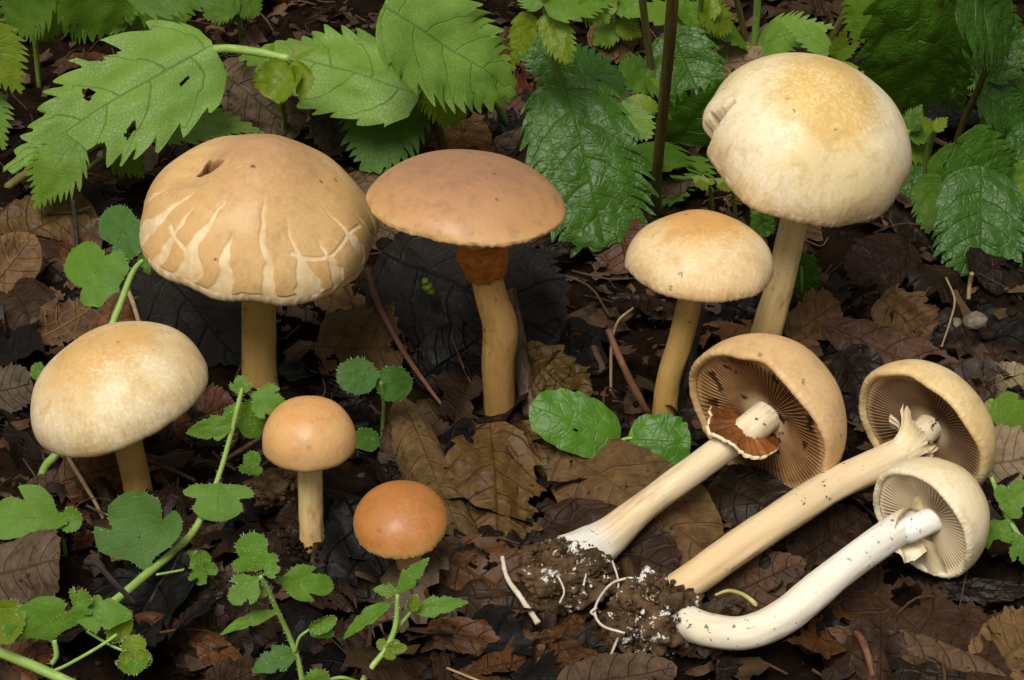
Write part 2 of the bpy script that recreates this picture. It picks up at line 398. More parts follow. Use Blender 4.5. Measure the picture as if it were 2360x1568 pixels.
M['stem_l2'] = mat_stem('cream_stem', hx(226, 194, 146), hx(236, 218, 184), hx(200, 152, 98), .45, 1.0, 0, 8.0, .12)
M['stem_l3'] = mat_stem('white_stem', hx(238, 224, 196), hx(248, 245, 236), hx(212, 168, 110), .45, .8, .95, 9.0, .12)
M['ring_orange'] = mat_simple('orange_brown_ring', hx(150, 84, 22), hx(186, 112, 36), 120, .6, .8, .3, True)
M['ring_brown'] = mat_simple('spore_stained_ring', hx(96, 54, 22), hx(146, 88, 38), 130, .5, .9, .35, c=hx(178, 122, 62), cthr=(.6, .75))
M['ring_white'] = mat_simple('cream_veil', hx(226, 204, 160), hx(240, 226, 192), 90, .55, .3, .4)
M['flesh'] = mat_simple('torn_flesh', hx(226, 204, 170), hx(240, 226, 200), 120, .6, .3, .3)

# leaves
M['g_matt'] = mat_green('matt_bright_nettle_leaf', (.180, .320, .042), (.135, .265, .030), (.055, .135, .012), .7, 5, .52, .5, .22, 85, .45)
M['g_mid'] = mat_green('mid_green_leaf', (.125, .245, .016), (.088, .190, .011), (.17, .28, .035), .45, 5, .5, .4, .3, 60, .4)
M['g_dark'] = mat_green('dark_green_leaf', (.072, .160, .010), (.046, .115, .006), (.10, .20, .025), .45, 5, .5, .3, .3, 60, .4)  # a deeper green than the mid leaf
M['g_gloss'] = mat_green('glossy_dark_leaf', (.034, .112, .006), (.020, .075, .004), (.085, .18, .02), .5, 5, .40, .42, .18, 34, .75, .0, yellow=.1, mic=1.0)
M['g_yel'] = mat_green('yellow_green_leaf', (.20, .275, .014), (.145, .215, .010), (.27, .34, .045), .45, 5, .45, .35, .38, 24, .5, yellow=.3)
M['g_speed'] = mat_green('hairy_speedwell_leaf', (.115, .245, .020), (.085, .195, .013), (.16, .31, .045), .35, 5, .55, .32, .3, 34, .3, pal=True, yellow=.12)
M['g_speeddk'] = mat_green('blue_green_speedwell_leaf', (.062, .160, .022), (.044, .122, .014), (.085, .21, .035), .35, 5, .55, .32, .3, 34, .3, pal=True, yellow=.1)
M['g_shiny'] = mat_green('shiny_oval_leaf', (.075, .205, .009), (.05, .158, .006), (.12, .27, .03), .45, 4, .40, .4, .22, 34, .45, .0, yellow=.1, mic=.7)
M['gstem'] = mat_simple('green_stalk', (.13, .22, .03), (.20, .30, .06), 60, .45, .2, .5, True)
M['gstemlight'] = mat_simple('pale_green_stalk', (.22, .36, .06), (.30, .44, .11), 60, .45, .2, .5, True)
M['bstem'] = mat_simple('brown_green_stalk', (.10, .075, .02), (.17, .15, .04), 60, .5, .3, .45, True)
M['hair'] = mat_simple('pale_hairs', (.42, .56, .30), (.55, .66, .42), 60, .5, 0, .5)

M['d_tan'] = mat_dead('tan_dead_leaf', (.150, .085, .036), (.215, .130, .060), (.24, .155, .075), 6, .35, .65, .22, (.04, .021, .009), .6, vr=(.5, .68))
M['d_brown'] = mat_dead('brown_dead_leaf', (.066, .033, .016), (.105, .056, .029), (.14, .078, .04), 7, .45, .6, .25, (.016, .008, .004))
M['d_red'] = mat_dead('red_brown_dead_leaf', (.095, .036, .014), (.140, .058, .024), (.17, .075, .03), 7, .4, .55, .28, (.02, .009, .004), vr=(.5, .68))
M['d_black'] = mat_dead('blackened_dead_leaf', (.0085, .0072, .0066), (.016, .0130, .0110), (.003, .0026, .0022), 5, .7, .6, .2, (.028, .018, .009), .3)
M['d_grey'] = mat_dead('grey_brown_dead_leaf', (.095, .062, .038), (.15, .104, .068), (.06, .038, .023), 6, .45, .65, .22, (.024, .014, .008), .6, vr=(.5, .68))
M['d_dark'] = mat_dead('dark_wet_dead_leaf', (.025, .0125, .0065), (.045, .023, .012), (.055, .03, .016), 7, .4, .55, .25, (.007, .004, .0025))
M['d_lace'] = mat_dead('lacy_dead_leaf', (.07, .040, .018), (.11, .068, .034), (.28, .18, .08), 6, .8, .65, .2, (.02, .011, .006), .6, 26, vr=(.5, .68))
M['d_olive'] = mat_dead('olive_brown_dead_leaf', (.115, .064, .018), (.17, .102, .032), (.10, .05, .018), 6, .45, .55, .3, (.05, .021, .007), .65, vr=(.5, .68))
M['d_pale'] = mat_dead('bleached_dead_leaf', (.30, .21, .12), (.40, .30, .19), (.22, .14, .075), 7, .5, .65, .25, (.08, .05, .025), .5, vr=(.5, .68))
M['flake'] = mat_simple('leaf_flakes', (.016, .009, .005), (.10, .056, .026), 70, .7, .6, .2, c=(.22, .14, .07), cthr=(.62, .72))
M['wilt'] = mat_simple('wilted_yellow', (.34, .32, .10), (.48, .44, .17), 60, .6, .3, .3)
# ------------------------------------------------------------------ ground
def build_ground():
    t = np.linspace(-1, 1, 330); ax = np.sign(t) * (np.abs(t) * 24 + (np.abs(t) ** 9) * 2200)
    X, Y = np.meshgrid(ax, ax + 4)
    Z = gz(X, Y) + np.exp(-((X / 50) ** 2 + (Y / 50) ** 2)) * (.28 * fbm(st3(X * .55, Y * .55, 0), 3, 4) + .13 * fbm(st3(X * 2.6, Y * 2.6, 0), 8, 3)) - .3
    o = mk('ground', st3(X, Y, Z), grid_faces(len(ax), len(ax)), M['soil'], origin=(0, 0, 0))
    tag(o, kind='structure')
build_ground()

# ------------------------------------------------------------------ mushrooms
def cap_frame(a):
    a = unit(a); e1 = unit(np.array([1.0, 0, 0]) - a * a[0]); return a, e1, np.cross(a, e1)

def cap_rows(R, H, e1, e2, umbo, inroll, nr, nm=10):
    s = np.linspace(0, 1, nr); ph = s * np.pi / 2
    r = R * np.sin(ph) ** e1; z = H * np.cos(ph) ** e2 + umbo * R * np.exp(-(s / .26) ** 2)
    q = np.linspace(0, math.radians(165), nm + 1)[1:]; rho = inroll * R
    r = np.r_[r, R - rho * (1 - np.cos(q)) * .8]; z = np.r_[z, -rho * np.sin(q) * 1.2]
    return np.r_[s, np.ones(nm)], r, z

def cap_pts(c, a, R, H, e1=1., e2=1., umbo=0., inroll=.05, nr=24, nc=48, deform=None, lump=.02, seed=0, fringe=0.0):
    a, x1, x2 = cap_frame(a)
    s, r, z = cap_rows(R, H, e1, e2, umbo, inroll, nr)
    th = np.linspace(np.pi / 2, np.pi * 2.5, nc, endpoint=False)
    Th, Sg = np.meshgrid(th, s); Rg = r[:, None] * np.ones(nc); Zg = z[:, None] * np.ones(nc)
    q = st3(np.cos(Th) * Sg * 1.3, np.sin(Th) * Sg * 1.3, 0)
    Rg = Rg * (1 + lump * 1.6 * Sg * vnoise(q * 1.6 + seed, seed)); Zg = Zg + H * lump * 1.5 * vnoise(q * 2.4 + 5, seed + 3)
    rim = np.r_[np.zeros(nr - 2), [.3, 1], np.linspace(1, .6, 10)][:, None]
    if fringe:
        Zg = Zg - rim * fringe * R * (np.abs(vnoise(st3(Th * 26, 0, seed), seed)) + .5 * np.abs(vnoise(st3(Th * 60, 2, seed), seed)))
        Rg = Rg + rim * fringe * .5 * R * vnoise(st3(Th * 34, 7, seed), seed)
    mask = np.zeros_like(Rg)
    if deform: Rg, Zg, mask = deform(Th, Sg, Rg, Zg, R, H)
    P = np.asarray(c) + x1 * (Rg * np.cos(Th))[..., None] + x2 * (Rg * np.sin(Th))[..., None] + a * Zg[..., None]
    return P, Th, Sg, mask

def fit_cap(bb, y0, a, hr, **k):             # size, place and lean towards the viewer that give the seen outline
    x0, x1, t0, t1 = bb; c = at_y((x0 + x1) / 2, t1 * .6 + t0 * .4, y0); R = (x1 - x0) / 2 / pxcm(c); ay = a[1]
    for _ in range(90):
        H = hr * R; av = (a[0], ay, a[2])
        P = cap_pts(c, av, R, H, **k)[0].reshape(-1, 3); q = proj(P)
        lo, hi = q.min(0), q.max(0); kk = pxcm(c)
        c = c + np.array([((x0 + x1) / 2 - (lo[0] + hi[0]) / 2) / kk, 0, 0])
        R *= ((x1 - x0) / (hi[0] - lo[0])) ** .7
        ay = float(np.clip(ay - .5 * ((t1 - t0) / (hi[1] - lo[1]) - 1), -.9, .45))
        c = c - np.array([0, 0, .7 * ((t0 + t1) / 2 - (lo[1] + hi[1]) / 2) / kk / math.cos(PITCH)])
    return c, R, hr * R, (a[0], ay, a[2])

def build_cap(root, c, a, R, H, mat, gmat, rs, k, nG=60, full=False, nr=70, nc=220, deform=None, conc=.36, gdep=.1):
    P, Th, Sg, mask = cap_pts(c, a, R, H, nr=nr, nc=nc, deform=deform, **k)
    uv = np.stack([((Th - np.pi / 2) / (2 * np.pi)), Sg], -1)
    n = P.shape[0]
    cap = mk('cap', P, grid_faces(n, nc, True), mat, root, uv, {'mask': mask} if isinstance(mask, np.ndarray) else {'mask': mask[0], 'hole': mask[1]})
    ax, x1, x2 = cap_frame(a)
    inr = k.get('inroll', .05)
    ro = R * (1 - inr * 1.3); cols = nG * 4; rows = 22 if full else 8
    t = np.linspace(0, 1, rows); r = ro + (.03 - ro) * t
    th = np.arange(cols) / cols * 2 * np.pi
    pat = np.tile([0, .9, 1, .9], nG); odd = (np.arange(cols) // 4) % 2 == 1
    prof = np.sin(np.pi * np.clip(t, 0, 1) ** .75) ** .9 * .8 + .2 * np.clip(t * 4, 0, 1) * np.clip((1 - t) * 3, 0, 1)
    profo = np.where(t < .85, np.sin(np.pi * np.clip(t / .85, 0, 1) ** .75) ** .9 * .65, 0)
    dep = np.where(odd[None], profo[:, None], prof[:, None]) * pat[None] * gdep * R
    zz = -inr * R * .1 + conc * H * (1 - ((r - rs) / (ro - rs)) ** 2)[:, None] - dep
    wob = .006 * vnoise(st3(t[:, None] * 4, th[None] * 9, 1.5), 4)
    Tg = th[None] + wob
    G = np.asarray(c) + x1 * (r[:, None] * np.cos(Tg))[..., None] + x2 * (r[:, None] * np.sin(Tg))[..., None] + ax * zz[..., None]
    guv = np.stack(np.broadcast_arrays(th[None] / 6.2832, 1 - t[:, None]), -1)
    mk('gills', G, grid_faces(rows, cols, True), gmat, cap, guv, smooth=False)
    return cap, ax

def build_ring(root, name, p, d, prof, mat, seg=90, wav=.05, rag=.1, seed=0, freq=3, arc=None):
    d = unit(d); e1 = unit(np.cross(d, [0, .3, 1])); e2 = np.cross(d, e1)
    th = np.linspace(0, 2 * np.pi, seg, endpoint=False)
    C = crom(np.array(prof, float), 5); t = np.linspace(0, 1, len(C))
    nz = vnoise(st3(np.cos(th) * freq, np.sin(th) * freq, seed), seed); n2 = vnoise(st3(np.cos(th) * freq * 6, np.sin(th) * freq * 6, seed), seed + 2)
    r = C[:, 0][:, None] * (1 + t[:, None] * (wav * nz + rag * .4 * n2)[None]); h = C[:, 1][:, None] + t[:, None] * (wav * 2.0 * np.roll(nz, 9) + rag * n2)[None] * prof[-1][0] * .5
    V = np.asarray(p) + e1 * (r * np.cos(th)[None])[..., None] + e2 * (r * np.sin(th)[None])[..., None] + d * h[..., None]
    uv = np.stack(np.broadcast_arrays(th[None] / 6.2832, t[:, None]), -1)
    keep = None
    if arc is not None:
        kp = arc(th) ; keep = np.repeat(kp[None], len(C) - 1, 0)
    return mk(name, V, grid_faces(len(C), seg, True, keep), mat, root, uv)

def stem_obj(root, P, rad, mat, seed=0, sub=14):
    V, Fc, uv, C = tube_geo(P, rad, seg=40, sub=sub, rough=.055, fibre=.03, seed=seed)
    return mk('stem', V, Fc, mat, root, uv), C

MARK = [2.6, .45]; BASES = []
def standing(label, bb, a, base, mids, rad_px, mat, gmat, smat, k, hr, y_lean=0., nr=70, nc=220, deform=None, seed=0, conc=.3, find=None):
    b = A(*base, -.1); yc = b[1] + y_lean
    c, R, H, a = fit_cap(bb, yc, a, hr, **k)
    print('CAP', label[:24], 'R %.2f lean %.2f' % (R, a[1]), (t1 := proj(cap_pts(c, a, R, H, **k)[0].reshape(-1, 3))).min(0).round(), t1.max(0).round())
    if find:                                  # where on the cap the mark seen in the photograph sits
        P, Th, Sg, _ = cap_pts(c, a, R, H, nr=90, nc=360, **k); q = proj(P); dd = np.hypot(q[..., 0] - find[0], q[..., 1] - find[1])
        i = np.unravel_index(np.argmin(np.where(dd < 9, (P - CAM) @ F, 1e6 + dd)), dd.shape); MARK[:] = [Th[i] % (2 * np.pi), Sg[i]]; print('MARK', MARK)
    root = thing('mushroom', label, 'mushroom', b)
    kc = pxcm(c); pts = [b + np.array([0, 0, -.75])]
    mids = [base] + list(mids)
    rad_px = [rad_px[0]] + list(rad_px)
    for i, (x, y) in enumerate(mids):
        f = i / len(mids); pts.append(at_y(x, y, b[1] + (yc - b[1]) * f))
    ua = unit(a); pts.append(c + ua * conc * H * .9)
    rad = np.array(rad_px) / 2 / kc; rad[:2] *= (1.25, 1.12); BASES.append(b)
    stem_obj(root, np.array(pts), rad, smat, seed)
    build_cap(root, c, a, R, H, mat, gmat, rad[-1], k, 60, False, nr, nc, deform, conc)
    return root, c, R, H, np.array(pts)

# --- the cracked cap
cr = np.radians([-170, -152, -136, -121, -104, -84, -66, -50, -31, -12])
cs = [.60, .46, .52, .40, .56, .38, .50, .60, .46, .58]
def crack_deform(Th, Sg, Rg, Zg, R, H):
    T = (Th + np.pi) % (2 * np.pi) - np.pi
    wob = .05 * vnoise(st3(T * 3, Sg * 6, 1), 5) + .02 * vnoise(st3(T * 9, Sg * 18, 3), 6)
    gap = np.zeros_like(T); groove = np.zeros_like(T)
    for i, (t0, s0) in enumerate(zip(cr, cs)):
        w = (.014 + (.075 + .035 * math.sin(i * 2.3)) * sstep(s0, .95, Sg)) * (Sg > s0 - .03)
        d = np.abs(T + wob - t0 + (.35 - .09 * i) * (Sg - .6))
        gap = np.maximum(gap, (1 - sstep(w * .88, w * 1.04 + .003, d)) * sstep(s0 - .06, s0 + .04, Sg))
        groove = np.maximum(groove, np.exp(-(d / .03) ** 2) * sstep(s0 - .14, s0, Sg) * (1 - sstep(s0, s0 + .1, Sg)))
    # skin ends in a ragged line above the margin and along a few cross cracks
    edge = .965 + .02 * np.sin(T * 7 + 1) + .018 * vnoise(st3(T * 11, 1, 2), 7)
    front = sstep(-3.05, -2.9, T) * (1 - sstep(-.2, .0, T))
    gap = np.maximum(gap, sstep(edge - .008, edge + .008, Sg) * front)
    for t0, t1, s0, am in ((-2.5, -2.1, .66, .04), (-1.22, -.78, .62, .05), (-.85, -.3, .70, -.05)):
        line = s0 + am * 1.4 * np.sin((T - t0) * 4) + .5 * wob
        w = .016
        gap = np.maximum(gap, (1 - sstep(w * .7, w * 1.2, np.abs(Sg - line))) * (T > t0) * (T < t1))
    skin = (1 - gap)
    lift = .010 * R * skin * sstep(.3, .5, Sg) - .006 * R * groove
    curlup = .02 * R * gap * 0
    Rg = Rg + lift * Sg; Zg = Zg + lift * (1 - Sg * .6)
    # broad dents near the cracks, knob on top and the bite upper left
    Zg = Zg + .025 * H * vnoise(st3(T * 4, Sg * 3, 4), 12) * sstep(.2, .6, Sg)
    t0, s0 = MARK; dT = (Th - t0 + np.pi) % (2 * np.pi) - np.pi
    d = np.hypot((Sg - s0 - .08) / .17, dT / .55)
    Zg = Zg - .11 * H * np.exp(-d ** 2); Rg = Rg - .02 * R * np.exp(-d ** 2)
    h = np.hypot((Sg - s0 + .02 * np.sin(dT * 9)) / .065, dT / .20) + .45 * vnoise(st3(dT * 9, Sg * 26, 1), 3)
    hole = 1 - sstep(.8, 1.05, h)
    Zg = Zg - .5 * H * hole; Rg = Rg - .0 * R
    Zg = Zg + .03 * H * np.exp(-(np.hypot((Sg - s0 + .07) / .04, dT / .25)) ** 2)
    Rg = Rg + .035 * R * np.exp(-((dT + np.pi * .9) / .6) ** 2) * sstep(.5, .9, Sg)
    return Rg, Zg, (gap * sstep(.25, .4, Sg), 1 - sstep(.9, 1.2, h))

k1 = dict(e1=.93, e2=1.2, umbo=.15, inroll=.08, lump=.035, seed=3, fringe=.010)
standing('large tan mushroom with radially cracked cap and a hole near its crown', (322, 862, 309, 703), (.15, -.16, 1), (602, 915), [(596, 800)], [84, 80, 84],
         M['cap_crack'], M['gill_tan'], M['stem_stand'], k1, 0.69, 0, 170, 620, crack_deform, 1, find=(480, 366))
k2 = dict(e1=.93, e2=1.05, umbo=.0, inroll=.10, lump=.025, seed=8, fringe=.010)
standing('pale cream mushroom with a tilted dome cap and short stained stem', (70, 480, 740, 1056), (-.30, -.42, 1), (325, 1190), [(312, 1100)], [62, 66, 64],
         M['cap_pale'], M['gill_tan'], M['stem_dark'], k2, 0.72, .3, seed=2)
k3 = dict(e1=1.0, e2=1.5, umbo=.0, inroll=.035, lump=.02, seed=5, fringe=.018)
r3, c3, R3, H3, p3 = standing('pinkish brown mushroom with flat wide cap and rusty ring on its stem', (843, 1303, 344, 572), (.085, .02, 1), (1152, 965), [(1148, 850), (1152, 760), (1122, 645)], [68, 76, 82, 74, 62],
         M['cap_pink'], M['gill_tan'], M['stem_dark'], k3, 0.47, 0, seed=3)
q3 = crom(p3, 10); pr = at_y(1112, 590, p3[-2][1])
build_ring(r3, 'ring', pr, (.12, 0, -1), [(.40, -.35), (.56, -.2), (.60, 0), (.52, .35), (.44, .52)], M['ring_orange'], wav=.10, rag=.10, seed=4)

def tear_deform(Th, Sg, Rg, Zg, R, H):
    t0, s0 = MARK; T = (Th - t0 + np.pi) % (2 * np.pi) - np.pi
    wob = .02 * vnoise(st3(Sg * 20, 1, 3), 4)
    w = .03 + .10 * sstep(s0 - .12, 1.0, Sg)
    notch = (1 - sstep(w * .8, w * 1.15, np.abs(T + wob))) * sstep(s0 - .1, s0 + .05, Sg)
    up = np.exp(-((T + .22) / .13) ** 2) * sstep(s0 - .1, 1, Sg); dn = np.exp(-((T - .20) / .13) ** 2) * sstep(s0 - .1, 1, Sg)
    Rg = Rg * (1 - .17 * notch + .05 * up + .02 * dn); Zg = Zg - .16 * H * notch + .06 * H * up
    # shallow dents
    Zg = Zg - .05 * H * np.exp(-(np.hypot((Sg - .3) / .14, ((Th % (2 * np.pi)) - 4.9) / .5)) ** 2)
    return Rg, Zg, notch

k4 = dict(e1=.90, e2=1.1, umbo=.05, inroll=.09, lump=.03, seed=11, fringe=.012)
standing('tallest ivory mushroom with big domed cap torn at one edge', (1627, 2102, 121, 524), (.22, -.36, 1), (1742, 865), [(1772, 745), (1806, 620)], [76, 74, 68, 64],
         M['cap_big'], M['gill_tan'], M['stem_cream'], k4, 0.78, .5, 120, 420, tear_deform, 4, find=(1668, 243))
k5 = dict(e1=.97, e2=1.12, umbo=.0, inroll=.07, lump=.02, seed=14, fringe=.016)
standing('medium honey cream mushroom with button cap on slim leaning stem', (1440, 1783, 483, 697), (.06, -.10, 1), (1530, 985), [(1540, 880), (1572, 770)], [56, 58, 58, 56],
         M['cap_mid'], M['gill_tan'], M['stem_stand'], k5, 0.66, .2, seed=5)
k6 = dict(e1=.9, e2=.9, umbo=.0, inroll=.14, lump=.012, seed=17, fringe=.0)
standing('small smooth buff mushroom with round shiny cap on pale stem', (604, 822, 912, 1090), (.0, -.10, 1), (720, 1250), [(716, 1160)], [54, 58, 56],
         M['cap_small'], M['gill_tan'], M['stem_cream'], k6, 0.95, 0, seed=6)
k7 = dict(e1=.97, e2=1.1, umbo=.0, inroll=.04, lump=.012, seed=19, fringe=.035)
standing('smallest orange brown mushroom with crinkled cap margin', (815, 1031, 1107, 1290), (-.02, -.22, 1), (962, 1400), [(950, 1330)], [60, 62, 56],
         M['cap_orange'], M['gill_tan'], M['stem_dark'], k7, 0.66, .1, seed=7)

# --- lying mushrooms
def ico(sub=3):
    import bmesh
    bm = bmesh.new(); bmesh.ops.create_icosphere(bm, subdivisions=sub, radius=1)
    V = np.array([v.co[:] for v in bm.verts]); Fc = [tuple(v.index for v in f.verts) for f in bm.faces]; bm.free()
    return V, Fc
ICO1, ICO2, ICO5 = ico(1), ico(2), ico(5)

def crumbs_geo(centres, sizes, seed=0, ic=None):
    V0, F0 = ic or ICO2; g = np.random.default_rng(seed); out = []
    Vs, Fs, o = [], [], 0
    F0 = np.array(F0)
    for c, s in zip(centres, sizes):
        V = V0 * (1 + .35 * vnoise(V0 * 1.4 + g.uniform(-50, 50), 3))[:, None] * g.uniform(.6, 1.1, 3) * s
        Vs.append(V + c); Fs.append(F0 + o); o += len(V0)
    return np.vstack(Vs), np.vstack(Fs)

def clod(root, name, c, rad, mat, seed, ncr=160, flat=.8):
    V0, F0 = ICO5
    d = 1 + .30 * fbm(V0 * 1.7 + seed, seed, 3) + .20 * fbm(V0 * 5 + seed, seed + 5, 3) + .10 * fbm(V0 * 15, seed + 8, 2)
    V = V0 * d[:, None] * np.asarray(rad); g = np.random.default_rng(seed)
    V = V + np.asarray(c)
    dirs = g.normal(size=(ncr, 3)); dirs /= np.linalg.norm(dirs, axis=1)[:, None]
    cc = np.asarray(c) + dirs * np.asarray(rad) * g.uniform(.92, 1.12, (ncr, 1)); ss = np.exp(g.normal(-3.3, .5, ncr)).clip(.015, .1)
    V2, F2 = crumbs_geo(cc, ss, seed)
    return mk(name, np.vstack([V, V2]), list(map(tuple, F0)) + [tuple(f + len(V)) for f in F2], mat, root)

def rest_depth(cpx, a, R, H, k, sink=-.22):
    d = ray(*cpx); lo, hi = 45., 75.
    for _ in range(40):
        t = (lo + hi) / 2; P = cap_pts(CAM + d * t, a, R, H, **k)[0].reshape(-1, 3)
        g = (P[:, 2] - gz(P[:, 0], P[:, 1])).min() + sink
        if g > 0: lo = t
        else: hi = t
    return CAM + d * t

def lying(label, cpx, a, R, H, k, stempx, rad_px, mat, gmat, smat, conc=.42, nG=150, gdep=.11, zb=.5, seed=0):
    c = rest_depth(cpx, a, R, H, k); ua = unit(a); n = len(stempx)
    kc = pxcm(c); top = c + ua * (conc * H + .3)
    ztop = c[2] - float(gz(c[0], c[1]))
    pts = []
    for i, (x, y) in enumerate(stempx):          # from base to cap
        f = i / n; pts.append(A(x, y, zb + (ztop - zb) * f ** 1.3))
    rad_px = list(rad_px[:-1]) + [rad_px[-1] * .96, rad_px[-1] * 1.0, rad_px[-1] * 1.25]     # the stem widens into the gills
    dl = unit(.6 * ua + .4 * unit(c - pts[-1])); pts += [c - dl * .32, c + dl * (conc * H - .02), c + dl * (conc * H + .35)]
    base = np.array([pts[0][0], pts[0][1], float(gz(pts[0][0], pts[0][1]))])
    root = thing('mushroom', label, 'mushroom', base)
    rad = np.array(rad_px) / 2 / kc
    stem_obj(root, np.array(pts), rad, smat, seed)
    build_cap(root, c, a, R, H, mat, gmat, rad[-3], k, nG, True, 90, 300, None, conc, gdep)
    return root, c, np.array(pts), rad

kl = dict(e1=.95, e2=.95, umbo=0, inroll=.06, lump=.025, seed=23, fringe=.01)
ra, ca, pa, rada = lying('uprooted mushroom with peach cap, spotted gills and brown flared ring', (1752, 970), (.675, .70, .215), 2.0, 1.75, kl,
    [(1325, 1292), (1400, 1240), (1480, 1170), (1570, 1105), (1690, 1015)], [128, 88, 68, 66, 70, 78], M['cap_lay'], M['gill_brown'], M['stem_l1'], .16, 170, .075, .55, 21)
q = crom(pa, 10); d = unit(pa[-2] - pa[-4])
ring_p = pa[-4] + d * .16
rax = unit((.36, .02, .93))                      # the ring has flopped flat over the stem
build_ring(ra, 'ring', ring_p + rax * .22, rax, [(.05, .12), (.27, .10), (.48, .03), (.68, -.03), (.82, -.06)], M['ring_brown'], wav=.12, rag=.14, seed=3, freq=2.3)
build_ring(ra, 'ring_edge', ring_p + rax * .20, rax, [(.27, .06), (.46, .02), (.68, -.04), (.835, -.075), (.85, -.12)], M['ring_white'], wav=.12, rag=.17, seed=3, freq=2.3)
clod(ra, 'soil_clump', A(1298, 1328, .45), (1.0, .85, .66), M['clodw'], 31, 1100)

kl2 = dict(e1=.95, e2=.95, umbo=0, inroll=.07, lump=.025, seed=29, fringe=.008)
rb, cb, pb, radb = lying('uprooted mushroom with long cream stem, grey brown gills and shredded veil', (2128, 998), (.68, .70, .20), 1.74, 1.25, kl2,
    [(1470, 1412), (1560, 1362), (1660, 1290), (1800, 1195), (1940, 1110), (2080, 1045)], [76, 76, 80, 78, 76, 74, 66], M['cap_lay2'], M['gill_grey'], M['stem_l2'], .24, 180, .07, .75, 22)
pb = pb[:-2]; db = unit(pb[-1] - pb[-2])
for i, (f, prof) in enumerate(((.55, [(.36, -.35), (.39, -.15), (.44, .05), (.54, .2), (.70, .30)]), (.75, [(.36, -.2), (.40, .0), (.52, .12), (.78, .10)]))):   # torn veil hanging on
    build_ring(rb, 'veil_shred', pb[-2] + (pb[-1] - pb[-2]) * f, db, prof, M['ring_white'], 140, .22, .30, 13 + i, 2.2,
               arc=lambda th, i=i: vnoise(st3(np.cos(th) * 2.2, np.sin(th) * 2.2, 3.3 + i), 21 + i) > .1)

kl3 = dict(e1=.93, e2=.93, umbo=0, inroll=.07, lump=.02, seed=37, fringe=.012)
rc, cc_, pc, radc = lying('uprooted white mushroom with curved stem, cream cap and ruffled collar', (2130, 1206), (.727, .671, .162), 1.35, 1.40, kl3,
    [(1480, 1398), (1560, 1425), (1630, 1452), (1715, 1458), (1800, 1425), (1880, 1362), (1970, 1290), (2080, 1215)], [84, 82, 76, 76, 78, 78, 76, 76, 64], M['cap_lay3'], M['gill_cream'], M['stem_l3'], .15, 140, .075, .5, 23)
pc = pc[:-2]; dc = unit(pc[-1] - pc[-2])
build_ring(rc, 'ring', pc[-2] + dc * .12, dc, [(.39, -.16), (.44, -.04), (.47, .06), (.54, .16), (.66, .20)], M['ring_white'], wav=.14, rag=.10, seed=6)
e1 = unit(np.cross(dc, [0, .3, 1])); e2 = np.cross(dc, e1)
uu, vv = np.meshgrid(np.linspace(-1, 1, 25), np.linspace(0, 1, 22))     # hanging lobe of the veil below the collar
uc = unit((.727, .671, .162)); dn = unit(np.array([.15, 0, -1]) - uc * (uc @ np.array([.15, 0, -1]))); sdv = np.cross(dn, uc)   # inside the lower rim
V = cc_ - uc * (.10 - .10 * vv * (1 - vv) + .04 * np.sin(uu * 6) * vv)[..., None] + dn * (.34 + .86 * vv + .06 * vnoise(st3(uu * 5, 1, 2), 3) * vv)[..., None] + sdv * (uu * (.30 + .32 * vv))[..., None]
mk('veil_lobe', V, grid_faces(22, 25), M['ring_white'], rc, np.stack([uu, vv], -1))
clod(rc, 'soil_clump', A(1504, 1424, .5), (.88, .85, .82), M['clodw'], 41, 1100)
for pts in ([(1468, 1330), (1410, 1345), (1372, 1400), (1385, 1440), (1440, 1460)], [(1425, 1470), (1412, 1500), (1400, 1535)], [(1375, 1400), (1362, 1412), (1375, 1420)],
            [(1500, 1340), (1470, 1352), (1458, 1385)], [(1520, 1345), (1490, 1362), (1475, 1400), (1462, 1440)], [(1440, 1372), (1462, 1392), (1470, 1430)], [(1535, 1360), (1560, 1350), (1580, 1356)]):
    z = 1.0 if pts[0][1] < 1450 else .35
    tube('rootlet', [A(x, y, z * (1 - .3 * i / len(pts))) for i, (x, y) in enumerate(pts)], .03, M['root'], rc, seg=6, rough=.25)
for pts in ([(1270, 1262), (1250, 1300), (1262, 1340)], [(1340, 1268), (1352, 1310), (1345, 1350)], [(1300, 1275), (1280, 1310), (1300, 1360), (1290, 1390)], [(1410, 1290), (1425, 1340), (1420, 1390)]):
    tube('rootlet', [A(x, y, .95 * (1 - .25 * i / len(pts))) for i, (x, y) in enumerate(pts)], .024, M['root'], ra, seg=6, rough=.25)
tube('rootlet', [A(x, y, .35) for x, y in [(1235, 1300), (1205, 1285), (1190, 1272), (1186, 1268)]], [.06, .055, .05, .04], M['root'], ra, seg=7, rough=.2)
